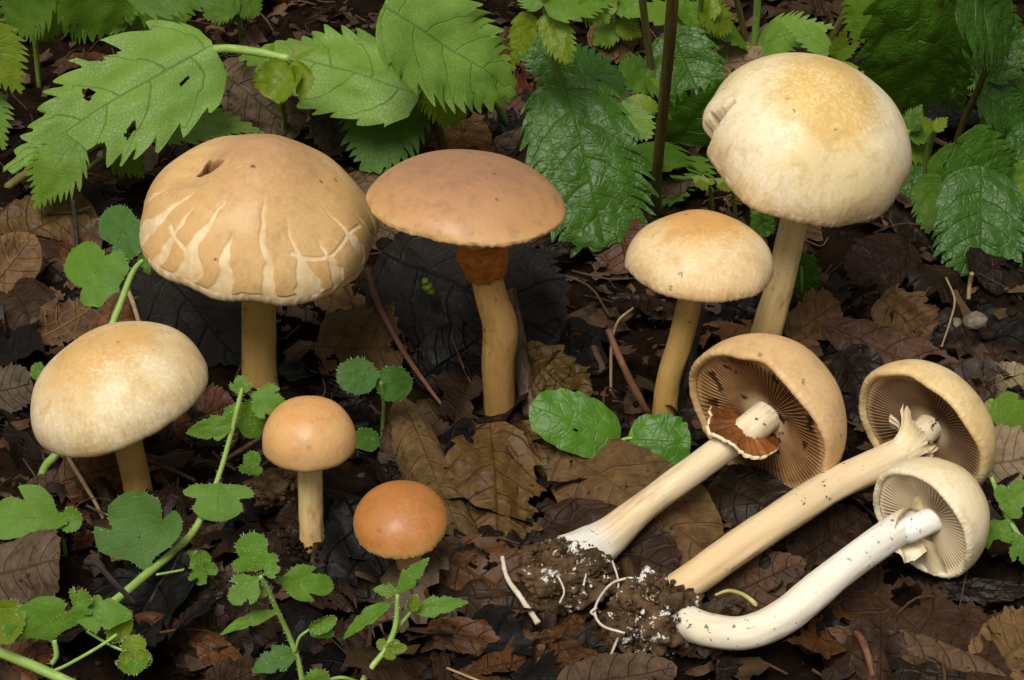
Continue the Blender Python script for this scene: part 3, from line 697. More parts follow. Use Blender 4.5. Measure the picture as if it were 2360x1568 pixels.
# ------------------------------------------------------------------ leaves
PROF = {
 'nettle': ([0, .03, .10, .2, .32, .45, .6, .75, .88, 1], [.10, .50, .86, 1, 1, .86, .60, .35, .16, 0]),
 'broad':  ([0, .03, .10, .22, .38, .55, .7, .84, .94, 1], [.15, .55, .88, 1, .98, .86, .66, .4, .18, 0]),
 'oval':   ([0, .04, .12, .25, .45, .62, .78, .9, .97, 1], [.06, .34, .66, .92, 1, .94, .74, .46, .22, 0]),
 'narrow': ([0, .05, .2, .4, .6, .8, .93, 1], [.15, .45, .85, 1, .9, .6, .25, 0]),
 'round':  ([0, .04, .12, .25, .45, .65, .82, .93, 1], [.15, .45, .78, .97, 1, .95, .75, .48, 0]),
}
def leaf_grid(shape='nettle', teeth=14, amp=.2, sweep=.5, nr=None, nc=11, seed=0, jag=0.0):
    nr = nr or max(40, int(teeth * 6)); g = np.random.default_rng(seed)
    s = np.linspace(0, 1, nr + 1); w = np.interp(s, *PROF[shape])
    r = np.linspace(-1, 1, 2 * nc + 1)
    r = np.sign(r) * np.abs(r) ** .85
    Rr, Ss = np.meshgrid(r, s); E = np.zeros_like(Rr); Fw = np.zeros_like(Rr)
    for side in (-1, 1):
        ph = s * teeth + (.0 if side > 0 else .45) + .35 * np.interp(s, np.linspace(0, 1, 9), g.uniform(-1, 1, 9))
        f = ph % 1; k = np.floor(ph).astype(int); am = .65 + .7 * np.array([_hash(int(i), 3, side, seed) for i in k])
        t = np.where(f < .7, np.sin(f / .7 * np.pi / 2), (1 - f) / .3)
        e = w * (1 - amp * .5) + amp * (t - .4) * am * (.35 + .65 * w) * (w > .02)
        if jag: e = e * (1 + jag * vnoise(st3(s * 13, side * 5, seed), seed) + jag * .5 * vnoise(st3(s * 45, side * 5, seed), seed + 1))
        e = np.maximum(e, 0) * np.clip((1 - s) / .02, 0, 1)
        sel = (Rr * side > 0) | ((Rr == 0) & (side > 0))
        E = np.where(sel, e[:, None], E); Fw = np.where(sel, (amp * 1.1 * t * np.sqrt(w))[:, None], Fw)
    X = Rr * E
    sw = sweep * np.abs(X) * (1 - Ss) ** .4 * (-.55 + 1.55 * sstep(0, .4, Ss)) + Fw * np.abs(Rr) ** 4
    return Rr, Ss, X, sw

def leaf_place(X, Y, Rr, Ss, B, T, n, Wh, arch=.0, fold=.0, wav=.0, roll=.0, tipdroop=.0, puff=0.0, nv=5, seed=0, wscale=1.0, basecurl=0.0, edge=0.0):
    ax = T - B; L = np.linalg.norm(ax); ax = ax / L
    n = np.asarray(n, float); n = unit(n - ax * (n @ ax)); sd = np.cross(ax, n)
    Xc = X * Wh
    Z = arch * L * 4 * Y * (1 - Y) + fold * np.abs(Xc) - tipdroop * L * np.clip(Y - .55, 0, 1) ** 2 * 4
    if roll:
        ang = X * roll; Z = Z + Wh * (1 - np.cos(ang)) / roll; Xc = Wh * np.sin(ang) / roll
    if wav:
        Z = Z + wav * L * (vnoise(st3(X * 1.6 * wscale + seed, Y * 2.6 * wscale, seed), seed) + .45 * vnoise(st3(X * 4 * wscale, Y * 7 * wscale, seed + 4), seed + 1))
    if edge:
        Z = Z + edge * L * np.abs(Rr) ** 3 * np.sin(Ss * 26 + 6 * np.sign(Rr) + seed) * np.clip(4 * Ss * (1 - Ss), 0, 1)
    if puff:
        q = np.abs(np.sin(np.pi * (Ss * nv + .5 + np.where(Rr > 0, .37, 0) - .7 * Rr ** 2))) ** .6 * np.clip(np.abs(Rr) * 6, 0, 1) * (1 - np.abs(Rr) ** 4)
        Z = Z + puff * L * (q + .5 * vnoise(st3(X * 9, Y * 16, seed), seed + 7))
    return B + ax * (Y * L)[..., None] + sd * Xc[..., None] + n * Z[..., None]

def half_width(B, T, n, wpx):
    ax = unit(T - B); n = unit(np.asarray(n, float) - ax * (np.asarray(n) @ ax)); sd = np.cross(ax, n)
    m = (B + T) / 2; q0 = proj(m); ia = unit(proj(T) - proj(B)); d = proj(m + sd * .1) - q0
    perp = abs(d[0] * -ia[1] + d[1] * ia[0]) / .1
    return wpx / 2 / max(perp, .38 * pxcm(m))

UPN = (0, -.55, .85)
LS = [100]
def leaf(parent, b, t, w, mat, shape='nettle', n=UPN, teeth=13, amp=.22, sweep=.45, holes=(), name='leaf', nc=11, nr=None, jag=0., tear=None, origin=None, label=None, raw=False, **k):
    LS[0] += 1; seed = k.pop('seed', LS[0])
    B = A(*b) if len(b) == 3 and not isinstance(b, np.ndarray) else b; T = A(*t) if not isinstance(t, np.ndarray) else t
    Wh = half_width(B, T, n, w) if not k.pop('cm', False) else w / 2
    Rr, Ss, X, sw = leaf_grid(shape, teeth, amp, sweep, nr, nc, seed, jag)
    L = np.linalg.norm(T - B)
    Y = Ss + sw * Wh / L
    Y = np.minimum(Y, 1.0 + .02 * Ss)
    V = leaf_place(X, Y, Rr, Ss, B, T, n, Wh, seed=seed, **k)
    rc = (Rr[:-1, :-1] + Rr[1:, 1:]) / 2; scn = (Ss[:-1, :-1] + Ss[1:, 1:]) / 2
    keep = np.ones_like(rc, bool)
    for hr, hs, dr, ds in holes: keep &= np.hypot((rc - hr) / dr, (scn - hs) / ds) > 1 + .3 * vnoise(st3(rc * 9, scn * 22, 1), seed)
    if tear is not None:
        thr, fs = tear
        f = fbm(st3(rc * fs, scn * fs * 1.8, seed * 1.7), seed, 3) + .55 * np.abs(rc) ** 2 + .5 * np.abs(scn * 2 - 1) ** 3
        keep &= f < thr
    uv = np.stack([Rr * .5 + .5, Ss], -1)
    o = mk(name, V, grid_faces(*Rr.shape, keep=keep), mat, parent, uv, origin=origin)
    if label: o['label'] = label
    return o

# lobed leaves and hairs
LOBE = {
 'ivy5': [(0, 0), (.07, .03), (.20, .04), (.36, .06), (.45, .16), (.50, .28), (.44, .38), (.31, .43), (.33, .55), (.35, .70), (.28, .86), (.14, .96), (0, 1)],
 'ivy3': [(0, 0), (.06, .06), (.15, .15), (.32, .24), (.46, .36), (.50, .52), (.46, .66), (.36, .60), (.27, .56), (.30, .70), (.28, .84), (.16, .95), (0, 1)],
 'disc': [(0, 0), (.10, .03), (.28, .10), (.43, .25), (.50, .46), (.47, .66), (.36, .84), (.19, .96), (0, 1)],
 'slim': [(0, 0), (.10, .06), (.30, .2), (.5, .42), (.34, .52), (.40, .62), (.26, .80), (.10, .95), (0, 1)],
}
def hairs_geo(P, D, ln, rad, seed=0):
    g = np.random.default_rng(seed); N = len(P); ln = ln * g.uniform(.5, 1.2, N)
    D = D + g.normal(0, .3, D.shape); D /= np.linalg.norm(D, axis=1)[:, None] + 1e-9
    e1 = np.cross(D, [.31, .2, .93]); e1 /= np.linalg.norm(e1, axis=1)[:, None] + 1e-9; e2 = np.cross(D, e1)
    V = []
    for k in range(3):
        a = k * 2.094; V.append(P + (e1 * math.cos(a) + e2 * math.sin(a)) * rad)
    V.append(P + D * ln[:, None]); V = np.stack(V, 1).reshape(-1, 3)
    b = np.arange(N)[:, None] * 4
    Fc = np.concatenate([b + [0, 1, 3], b + [1, 2, 3], b + [2, 0, 3]], 0)
    return V, Fc

def lobed(parent, b, t, w, mat, shape='ivy5', n=UPN, arch=.03, fold=.06, wav=.03, hair=True, tipdroop=0., name='leaf', hairlen=.085, cm=False, roll=0.):
    LS[0] += 1; seed = LS[0]; g = np.random.default_rng(seed)
    B = A(*b) if not isinstance(b, np.ndarray) else b; T = A(*t) if not isinstance(t, np.ndarray) else t
    Wh = half_width(B, T, n, w) if not cm else w / 2
    H = np.array(LOBE[shape], float)
    jit = g.uniform(-.014, .014, H.shape); jit[0] = jit[-1] = 0
    Rt = H + jit; Lf = H + g.uniform(-.014, .014, H.shape) * (H[:, :1] > 0)
    poly = np.vstack([Rt, (Lf * [-1, 1])[-2:0:-1]])
    C = crom(np.vstack([poly, poly[:1]]), 5)[:-1]
    cen = np.array([0, .42]); rings = np.array([0.02, .15, .3, .45, .6, .74, .87, 1.0])
    Q = cen + (C[None] - cen) * rings[:, None, None]
    X, Y = Q[..., 0] * 2, Q[..., 1]; Rr = X; Ss = Y
    V = leaf_place(X, Y, Rr, Ss, B, T, n, Wh, arch, fold, wav, roll, tipdroop, seed=seed)
    uv = np.stack([X * .5 + .5, Y], -1)
    o = mk(name, V, grid_faces(len(rings), len(C), True), mat, parent, uv)
    if hair:
        E = V[-1]; inn = V[-3]; D = E - inn; D /= np.linalg.norm(D, axis=1)[:, None] + 1e-9
        idx = g.integers(0, len(E), 46); j = g.uniform(0, 1, (46, 1))
        P = E[idx] * (1 - j) + E[(idx + 1) % len(E)] * j
        hairlen = min(hairlen, .16 * Wh); Vh, Fh = hairs_geo(P, D[idx], hairlen, .006, seed)
        top = g.integers(1, len(rings) - 1, 30), g.integers(0, len(C), 30)
        nn = unit(np.asarray(n, float)); V2, F2 = hairs_geo(V[top], np.tile(nn, (30, 1)), hairlen * .6, .006, seed + 1)
        mk('hairs', np.vstack([Vh, V2]), np.vstack([Fh, F2 + len(Vh)]), M['hair'], o, kind='stuff')
    return o

def stalk(parent, pts, rpx, mat, name='stem', hair=0, seg=9, rough=.04):
    P = np.array([A(*p) if not isinstance(p, np.ndarray) else p for p in pts]); rad = np.asarray(rpx, float) / 2 / pxcm(P[len(P) // 2])
    if not isinstance(pts[0], np.ndarray) and pts[0][2] <= 0: P[0] = P[0] - np.array([0, 0, .55])   # rooted
    o, C = tube(name, P, rad, mat, parent, seg=seg, rough=rough)
    if hair:
        LS[0] += 1; g = np.random.default_rng(LS[0]); T, N, Bn = frames(C)
        i = g.integers(0, len(C), hair); a = g.uniform(0, 6.283, hair)
        D = N[i] * np.cos(a)[:, None] + Bn[i] * np.sin(a)[:, None]
        r = float(np.mean(rad)); V, Fc = hairs_geo(C[i] + D * r * .9 + T[i] * g.uniform(-.1, .1, (hair, 1)), D, .075, .0055, LS[0])
        mk('hairs', V, Fc, M['hair'], o, kind='stuff')
    return o

def plant(label, base, name='nettle_plant', cat='plant', group=None):
    return thing(name, label, cat, A(base[0], base[1], 0), group)
# ------------------------------------------------------------------ green plants
G_ = M
# creeping shoot, upper left
p = plant('nettle shoot creeping low under the big pale holed leaf', (-10, 425))
stalk(p, [(-30, 428, 0), (60, 402, .3), (140, 380, .7), (290, 300, 1.9), (345, 272, 2.4)], [22, 21, 20, 18, 14], G_['bstem'])
stalk(p, [(195, 392, .5), (240, 362, .9), (285, 328, 1.4)], [13, 13, 12], G_['gstem'])
leaf(p, (312, 292, 2.2), (612, 304, 1.3), 112, G_['g_matt'], 'nettle', (0, -.3, 1), 12, .22, arch=.06, fold=.12, wav=.02)
leaf(p, (172, 322, 2.6), (80, 482, .9), 138, G_['g_mid'], 'nettle', (-.1, -.8, .6), 11, .3, arch=.08, fold=-.1, wav=.03)
leaf(p, (250, 322, 1.8), (333, 410, .5), 92, G_['g_mid'], 'nettle', (.2, -.75, .6), 9, .3, arch=.05, wav=.03)
leaf(p, (215, 320, 2.0), (300, 290, 2.3), 60, G_['g_yel'], 'broad', (0, -.6, .8), 8, .2, arch=.05, wav=.06)

# the shoot with the big pale leaf
p = plant('nettle shoot with large pale green leaf full of insect holes', (645, 308))
stalk(p, [(644, 310, -.1), (656, 275, .7), (652, 235, 1.8), (672, 170, 3.5), (668, 138, 4.3)], [14, 13, 13, 14, 15], G_['gstem'])
stalk(p, [(668, 136, 4.3), (600, 122, 4.4), (535, 113, 4.4), (484, 114, 4.3)], [20, 20, 20, 20], G_['gstemlight'], 'petiole', 60)
leaf(p, (492, 110, 4.3), (4, 398, 1.8), 285, G_['g_matt'], 'nettle', (-.15, -.75, .65), 12, .20, .55, arch=.05, fold=-.09, wav=.032, puff=.004, edge=.012, nc=18,
     holes=[(.42, .50, .10, .035), (-.30, .18, .035, .02), (-.62, .40, .07, .025), (-.95, .58, .24, .05), (.93, .30, .2, .04)])
leaf(p, (672, 156, 4.3), (616, 224, 3.9), 112, G_['g_yel'], 'round', (-.3, -.9, .3), 10, .12, arch=.12, wav=.06, roll=.9)
leaf(p, (685, 152, 4.3), (692, 240, 3.6), 60, G_['g_yel'], 'nettle', (.5, -.8, .3), 8, .2, arch=.15, roll=1.1)
leaf(p, (672, 145, 4.3), (712, 180, 4.1), 40, G_['g_yel'], 'oval', (.2, -.8, .6), 6, .15, roll=1.4)
for bx, by, tx, ty in ((668, 138, 688, 98), (672, 140, 728, 112), (620, 128, 632, 100), (620, 130, 626, 160)):
    leaf(p, (bx, by, 4.35), (tx, ty, 4.7 if ty < by else 4.1), 14, G_['g_yel'], 'narrow', (0, -.8, .6), 3, .05, nc=4, nr=14, name='stipule')
leaf(p, (655, 262, 1.2), (640, 232, 1.7), 26, G_['g_yel'], 'oval', (-.3, -.8, .5), 4, .1, nc=5, nr=20)

# the two-leaved shoot, centre
p = plant('nettle plant with overlapping bright leaves behind the pinkish brown cap', (1032, 348))
stalk(p, [(1036, 356, -.1), (1010, 300, 1.2), (970, 200, 3.1), (938, 118, 4.3), (912, 60, 5.1), (888, 16, 5.9)], [25, 24, 23, 22, 19, 15], G_['bstem'])
leaf(p, (970, 226, 2.9), (540, 128, 2.4), 215, G_['g_matt'], 'nettle', (0, -.65, .75), 13, .17, .5, arch=.11, fold=-.10, tipdroop=.05, wav=.035, puff=.003, edge=.012, nc=16)
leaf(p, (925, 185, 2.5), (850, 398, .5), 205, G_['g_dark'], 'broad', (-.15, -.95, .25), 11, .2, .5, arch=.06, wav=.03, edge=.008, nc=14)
leaf(p, (985, 130, 4.0), (1052, 296, 1.9), 130, G_['g_yel'], 'broad', (.2, -.95, .3), 11, .22, .4, arch=.05, wav=.03, puff=.008)
leaf(p, (885, 15, 6.0), (1190, 222, 3.2), 255, G_['g_matt'], 'broad', (.1, -.75, .65), 13, .18, .5, arch=.06, fold=-.05, wav=.032, puff=.004, edge=.012, nc=16)
p = plant('short brown green stalk under the tip of the bright leaf', (1178, 288), 'plant_stalk', 'stalk')
stalk(p, [(1180, 292, -.1), (1150, 250, .9), (1108, 205, 1.9), (1085, 180, 2.4)], [18, 20, 20, 18], G_['gstem'])

# glossy plant left of the tall stalk
p = plant('plant with large wet dark green leaf hanging beside pinkish brown cap', (1330, 420))
stalk(p, [(1345, 430, -.1), (1320, 300, 2.2), (1292, 190, 4.1), (1268, 90, 5.8), (1252, -20, 7.5)], [18, 18, 18, 17, 15], G_['gstem'])
leaf(p, (1296, 170, 4.3), (1395, 572, .5), 290, G_['g_gloss'], 'round', (.1, -.9, .42), 14, .22, .45, arch=.06, fold=-.08, wav=.035, puff=.011, nv=5, edge=.012, nc=20)
leaf(p, (1285, 180, 4.1), (1435, 175, 3.6), 150, G_['g_gloss'], 'broad', (0, -.5, .85), 9, .22, .4, arch=.05, wav=.03, puff=.012, nv=5)
leaf(p, (1310, 195, 4.0), (1200, 70, 5.4), 110, G_['g_gloss'], 'broad', (.1, -.75, .6), 9, .25, .4, arch=.05, wav=.03, puff=.012, nv=5)
leaf(p, (1338, 452, .5), (1378, 578, -.05), 120, G_['g_dark'], 'broad', (0, -.9, .4), 8, .3, arch=.03, wav=.03)
leaf(p, (1222, 28, 6.8), (1178, 165, 5.2), 66, G_['g_yel'], 'nettle', (-.2, -.85, .4), 9, .2, puff=.015, wav=.03, arch=.04)
leaf(p, (1262, 30, 6.8), (1310, 150, 5.6), 80, G_['g_yel'], 'broad', (.2, -.85, .4), 9, .25, puff=.012, wav=.04, arch=.05)
leaf(p, (1255, 22, 7.0), (1435, -5, 6.8), 90, G_['g_mid'], 'nettle', (0, -.6, .8), 10, .25, wav=.03, arch=.05)
leaf(p, (1345, -15, 7.2), (1405, 52, 6.3), 90, G_['g_mid'], 'nettle', (.1, -.8, .6), 9, .3, wav=.03)
leaf(p, (1255, 10, 7.1), (1205, -30, 7.5), 80, G_['g_mid'], 'nettle', (0, -.7, .7), 9, .3, wav=.03)

# tall brown stalk
p = plant('tall bare brown stalk with tiny leaves at its nodes', (1512, 475))
stalk(p, [(1511, 482, -.1), (1516, 380, 1.9), (1530, 230, 4.6), (1544, 80, 7.2), (1552, -40, 9.3)], [25, 26, 27, 28, 28], G_['bstem'], hair=40)
leaf(p, (1528, 205, 4.9), (1500, 180, 5.2), 14, G_['g_yel'], 'narrow', (0, -.8, .6), 3, .05, nc=4, nr=14)
leaf(p, (1518, 255, 4.2), (1455, 222, 4.6), 36, G_['g_yel'], 'narrow', (0, -.7, .7), 7, .15, nc=5, arch=.08)
leaf(p, (1528, 262, 4.0), (1550, 275, 3.7), 14, G_['g_yel'], 'narrow', (0, -.8, .6), 3, .05, nc=4, nr=14)
leaf(p, (1516, 382, 1.9), (1550, 390, 1.7), 20, G_['g_yel'], 'oval', (0, -.8, .6), 3, .05, nc=4, nr=14)
leaf(p, (1524, 200, 5.0), (1530, 186, 5.3), 16, G_['g_yel'], 'oval', (0, -.9, .5), 3, .05, nc=4, nr=14, name='bud')

p = plant('dark green serrated plant growing behind the tall brown stalk', (1515, 260))
stalk(p, [(1512, 262, -.1), (1506, 200, 1.1), (1490, 80, 3.2), (1478, -20, 4.9)], [19, 19, 18, 17], G_['bstem'])
leaf(p, (1545, 70, 2.6), (1640, 285, .1), 170, G_['g_gloss'], 'broad', (.05, -.85, .5), 10, .25, puff=.012, wav=.03, arch=.05, nv=5, nc=14, holes=[(.35, .62, .14, .05)])
leaf(p, (1508, 190, 1.3), (1425, 150, 2.0), 90, G_['g_dark'], 'broad', (0, -.7, .7), 8, .25, wav=.03)
leaf(p, (1500, 150, 2.0), (1580, 215, 1.0), 110, G_['g_dark'], 'broad', (.1, -.8, .6), 8, .25, wav=.03)
leaf(p, (1560, 330, .3), (1665, 180, 2.6), 150, G_['g_gloss'], 'nettle', (.35, -.75, .55), 10, .3, wav=.03, arch=.04, puff=.006)
leaf(p, (1478, 330, .5), (1560, 470, -.1), 170, G_['g_dark'], 'broad', (.1, -.8, .6), 11, .3, wav=.03, nc=14)
leaf(p, (1430, 235, 1.0), (1500, 320, .2), 90, G_['g_mid'], 'broad', (0, -.8, .6), 8, .25, wav=.03)

p = plant('leafy shoot with long narrow bright leaf above the ivory cap', (1730, 118))
stalk(p, [(1736, 124, -.1), (1742, 60, 1.1), (1748, -25, 2.6)], [17, 17, 16], G_['gstemlight'])
stalk(p, [(1728, 122, -.1), (1712, 60, 1.1), (1690, -25, 2.6)], [15, 15, 14], G_['bstem'])
leaf(p, (1728, 112, .4), (1436, 32, 2.6), 74, G_['g_mid'], 'narrow', (0, -.5, .85), 13, .2, arch=.13, wav=.015)
leaf(p, (1742, 112, .4), (1925, 62, 1.7), 96, G_['g_matt'], 'nettle', (0, -.6, .8), 10, .25, arch=.10, wav=.02)
leaf(p, (1745, 116, .3), (1672, 108, .6), 34, G_['g_yel'], 'nettle', (0, -.6, .8), 8, .2, wav=.03)
leaf(p, (1740, 118, .2), (1880, 128, .1), 44, G_['g_mid'], 'nettle', (0, -.6, .8), 8, .2, wav=.03)
leaf(p, (1600, 45, 1.9), (1540, 20, 2.6), 40, G_['g_mid'], 'nettle', (0, -.6, .8), 8, .2, wav=.03)
leaf(p, (1655, 5, 2.5), (1600, 40, 2.0), 60, G_['g_yel'], 'nettle', (0, -.7, .7), 8, .25, wav=.03)

p = plant('slanting brown stalk with small bright leaves behind the ivory cap', (1890, 140))
stalk(p, [(1880, 155, -.1), (1905, 110, .8), (1945, 40, 2.1), (1972, -20, 3.3)], [22, 22, 22, 22], G_['bstem'])
leaf(p, (1925, 135, .8), (1950, 60, 2.0), 46, G_['g_yel'], 'nettle', (0, -.85, .4), 6, .25)
leaf(p, (1930, 138, .8), (1985, 95, 1.5), 30, G_['g_mid'], 'nettle', (0, -.85, .4), 6, .25)
leaf(p, (1925, 145, .7), (2010, 215, -.05), 34, G_['g_yel'], 'narrow', (.3, -.8, .6), 8, .1, arch=.2)
leaf(p, (1915, 120, 1.0), (1800, 50, 2.0), 60, G_['g_matt'], 'nettle', (0, -.6, .8), 8, .25, arch=.05)

# glossy mass, upper right
p = plant('glossy dark green plant with broad quilted leaves by the ivory cap', (2150, 300))
stalk(p, [(2118, 330, -.1), (2140, 200, 2.3), (2160, 80, 4.4), (2170, -20, 6.2)], [18, 18, 17, 15], G_['gstem'])
leaf(p, (2125, -60, 6.6), (2072, 285, 1.0), 255, G_['g_gloss'], 'broad', (.0, -.8, .6), 11, .24, .45, arch=.10, fold=-.08, wav=.03, puff=.013, nv=5, edge=.010, nc=20)
leaf(p, (2030, -40, 5.5), (1968, 95, 3.6), 130, G_['g_mid'], 'broad', (-.2, -.8, .5), 9, .22, wav=.03)
leaf(p, (2215, -50, 6.8), (2330, 110, 4.6), 190, G_['g_gloss'], 'broad', (.1, -.6, .8), 10, .22, arch=.05, wav=.03, puff=.011, nv=5, nc=16)
leaf(p, (2160, 110, 3.4), (2215, 250, 1.2), 120, G_['g_gloss'], 'broad', (.1, -.8, .6), 9, .22, arch=.05, wav=.03, puff=.011, nv=5)
leaf(p, (2090, 230, 1.6), (2035, 330, .3), 130, G_['g_gloss'], 'broad', (-.1, -.8, .6), 9, .25, wav=.04, puff=.010)
p = plant('wet serrated plant with drooping leaf above the bare dark soil', (2250, 420))
stalk(p, [(2190, 345, -.1), (2225, 270, 1.3), (2265, 180, 2.9), (2300, 60, 5.0)], [17, 17, 16, 14], G_['bstem'])
stalk(p, [(2130, 430, -.1), (2140, 350, 1.4), (2155, 300, 2.3)], [16, 15, 13], G_['gstem'])
leaf(p, (2260, 385, 2.1), (2258, 640, -.05), 225, G_['g_gloss'], 'round', (0, -.85, .55), 10, .15, .4, arch=.06, fold=-.06, wav=.03, puff=.012, nv=5, edge=.012, nc=18)
leaf(p, (2205, 330, 2.4), (2300, 440, 1.0), 190, G_['g_gloss'], 'round', (.1, -.8, .6), 9, .13, wav=.03, puff=.012, nv=5, nc=14)
leaf(p, (2160, 350, 2.0), (2235, 450, .8), 120, G_['g_dark'], 'broad', (0, -.8, .6), 9, .25, wav=.03, puff=.006)
leaf(p, (2150, 400, 1.6), (2140, 540, .1), 90, G_['g_dark'], 'broad', (-.2, -.8, .5), 8, .25, wav=.03)
leaf(p, (2262, 215, 2.6), (2355, 290, 1.6), 110, G_['g_gloss'], 'broad', (.1, -.7, .7), 8, .25, wav=.03, arch=.08, puff=.01)
leaf(p, (2270, 180, 3.0), (2352, 70, 4.2), 120, G_['g_gloss'], 'broad', (.1, -.7, .7), 8, .25, wav=.04, puff=.012)
leaf(p, (2310, 380, 1.4), (2365, 470, .4), 110, G_['g_mid'], 'broad', (.1, -.7, .7), 8, .3, wav=.05, puff=.01)
leaf(p, (2150, 300, 2.4), (2120, 275, 2.8), 34, G_['g_yel'], 'nettle', (0, -.7, .7), 6, .25, nc=5)
leaf(p, (2152, 300, 2.4), (2185, 270, 2.8), 34, G_['g_yel'], 'nettle', (0, -.7, .7), 6, .25, nc=5)
leaf(p, (2110, 380, .6), (2095, 470, -.1), 80, G_['g_gloss'], 'broad', (-.2, -.8, .5), 7, .25, wav=.04, puff=.01)
leaf(p, (2330, 300, 1.7), (2400, 370, .9), 90, G_['g_gloss'], 'broad', (.1, -.7, .7), 7, .25, wav=.04, puff=.01)

# small green things round the right hand mushrooms
p = plant('dark leaf tucked behind the orange streaked tall stem', (1850, 670), 'seedling', 'seedling')
stalk(p, [(1850, 690, -.1), (1848, 650, .4), (1845, 600, 1.0)], [9, 9, 8], G_['gstem'])
leaf(p, (1842, 585, 1.2), (1862, 682, .05), 88, G_['g_gloss'], 'round', (0, -.85, .5), 8, .25, wav=.04)
for x, y, lab in ((1648, 485, 'tiny pale sprout nearer the tall bare stalk'), (1700, 490, 'tiny pale sprout nearer the ivory cap')):
    p = plant(lab, (x, y), 'sprout', 'sprout', 'tiny sprouts behind the honey cream cap')
    stalk(p, [(x, y + 6, -.1), (x - 8, y - 30, .7), (x - 16, y - 62, 1.3)], [9, 9, 8], G_['gstem'])
    for dx, dy, w in ((-38, -30, 30), (12, -26, 22), (-34, 4, 26)):
        leaf(p, (x - 16, y - 60, 1.3), (x - 16 + dx, y - 60 + dy * .6, 1.4), w, G_['g_yel'], 'nettle', (0, -.7, .7), 5, .3, nc=5)
p = plant('low dark nettle leaf lying beside the tiny sprouts', (1600, 420), 'seedling', 'seedling')
stalk(p, [(1572, 372, -.1), (1576, 368, .2), (1580, 364, .4)], [8, 8, 7], G_['gstem'])
leaf(p, (1575, 365, .4), (1640, 445, .05), 86, G_['g_dark'], 'nettle', (.1, -.8, .6), 7, .3)
p = plant('low rounded leaf under the ivory cap beside its stem', (1745, 500), 'seedling', 'seedling')
stalk(p, [(1745, 540, -.1), (1748, 510, .4), (1752, 475, 1.0)], [8, 8, 8], G_['gstem'])
leaf(p, (1752, 470, 1.0), (1762, 545, .1), 62, G_['g_gloss'], 'round', (0, -.85, .5), 7, .2, wav=.04)

# upper left background
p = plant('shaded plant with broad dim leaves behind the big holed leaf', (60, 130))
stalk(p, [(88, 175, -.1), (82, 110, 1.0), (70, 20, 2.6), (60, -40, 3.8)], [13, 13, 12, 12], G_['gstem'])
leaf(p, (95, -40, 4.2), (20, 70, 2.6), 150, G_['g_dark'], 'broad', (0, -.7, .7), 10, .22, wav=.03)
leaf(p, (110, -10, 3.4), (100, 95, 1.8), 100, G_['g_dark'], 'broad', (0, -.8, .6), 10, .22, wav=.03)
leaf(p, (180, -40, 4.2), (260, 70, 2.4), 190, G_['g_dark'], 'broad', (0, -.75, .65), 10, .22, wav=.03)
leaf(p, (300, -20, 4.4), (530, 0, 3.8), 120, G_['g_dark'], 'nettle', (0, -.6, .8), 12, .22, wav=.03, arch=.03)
p = plant('shaded nettle with toothed leaf hanging over the dark litter', (380, 130))
stalk(p, [(395, 120, -.1), (385, 40, 1.5), (372, -40, 3.1)], [13, 13, 12], G_['gstem'])
leaf(p, (340, -20, 3.2), (430, 60, 1.8), 140, G_['g_mid'], 'broad', (0, -.7, .7), 10, .24, wav=.03)
leaf(p, (250, 60, 2.0), (200, 35, 2.5), 50, G_['g_mid'], 'oval', (0, -.7, .7), 6, .15)
p = plant('yellowish nettle leaves beyond the tip of the big holed leaf', (-20, 330))
stalk(p, [(-40, 340, -.1), (-30, 220, 2.0), (-25, 100, 4.0)], [16, 16, 15], G_['gstem'])
leaf(p, (-60, 60, 4.4), (52, 215, 2.4), 150, G_['g_yel'], 'nettle', (.1, -.75, .65), 11, .26, wav=.03)
leaf(p, (-70, 200, 2.5), (12, 345, .8), 130, G_['g_mid'], 'nettle', (.1, -.8, .6), 10, .26, wav=.03)

# ------------------------------------------------------------------ ivy-leaved speedwells
def speed(label, base): return plant(label, base, 'speedwell_plant', 'plant')
p = speed('hairy speedwell rising between the cracked cap and the pale cream cap', (80, 1118))
stalk(p, [(72, 1130, -.05), (100, 1085, .3), (135, 1040, .8), (200, 930, 1.6), (255, 760, 3.0), (278, 700, 3.5), (305, 630, 4.1), (330, 598, 4.4)], [17, 19, 20, 19, 18, 17, 14, 10], G_['gstemlight'], hair=120)
lobed(p, (272, 668, 3.6), (160, 580, 4.1), 150, G_['g_speed'], 'ivy5', (-.1, -.85, .55), arch=.03, fold=.05)
lobed(p, (330, 578, 4.3), (240, 488, 4.9), 130, G_['g_speeddk'], 'ivy5', (-.1, -.8, .6), arch=.03, fold=-.05)
lobed(p, (325, 608, 4.3), (352, 590, 4.5), 52, G_['g_speed'], 'disc', (0, -.9, .4), roll=.9, name='bud')
lobed(p, (330, 612, 4.3), (348, 618, 4.3), 40, G_['g_speed'], 'disc', (.2, -.9, .3), roll=-.9, name='bud')
lobed(p, (100, 860, 1.6), (72, 850, 1.7), 40, G_['g_speed'], 'disc', (0, -.8, .6))

p = speed('hairy speedwell leaf pair beside the grey curled dead leaf', (120, 1180))
stalk(p, [(150, 1250, -.05), (140, 1220, .4), (120, 1190, .8)], [9, 9, 8], G_['gstemlight'], hair=20)
lobed(p, (158, 1200, .9), (-25, 1195, 1.1), 160, G_['g_speed'], 'ivy3', (.0, -.6, .8), arch=.04, fold=-.05)
lobed(p, (138, 1190, .9), (188, 1208, .8), 60, G_['g_speed'], 'disc', (.2, -.8, .5), roll=.5)

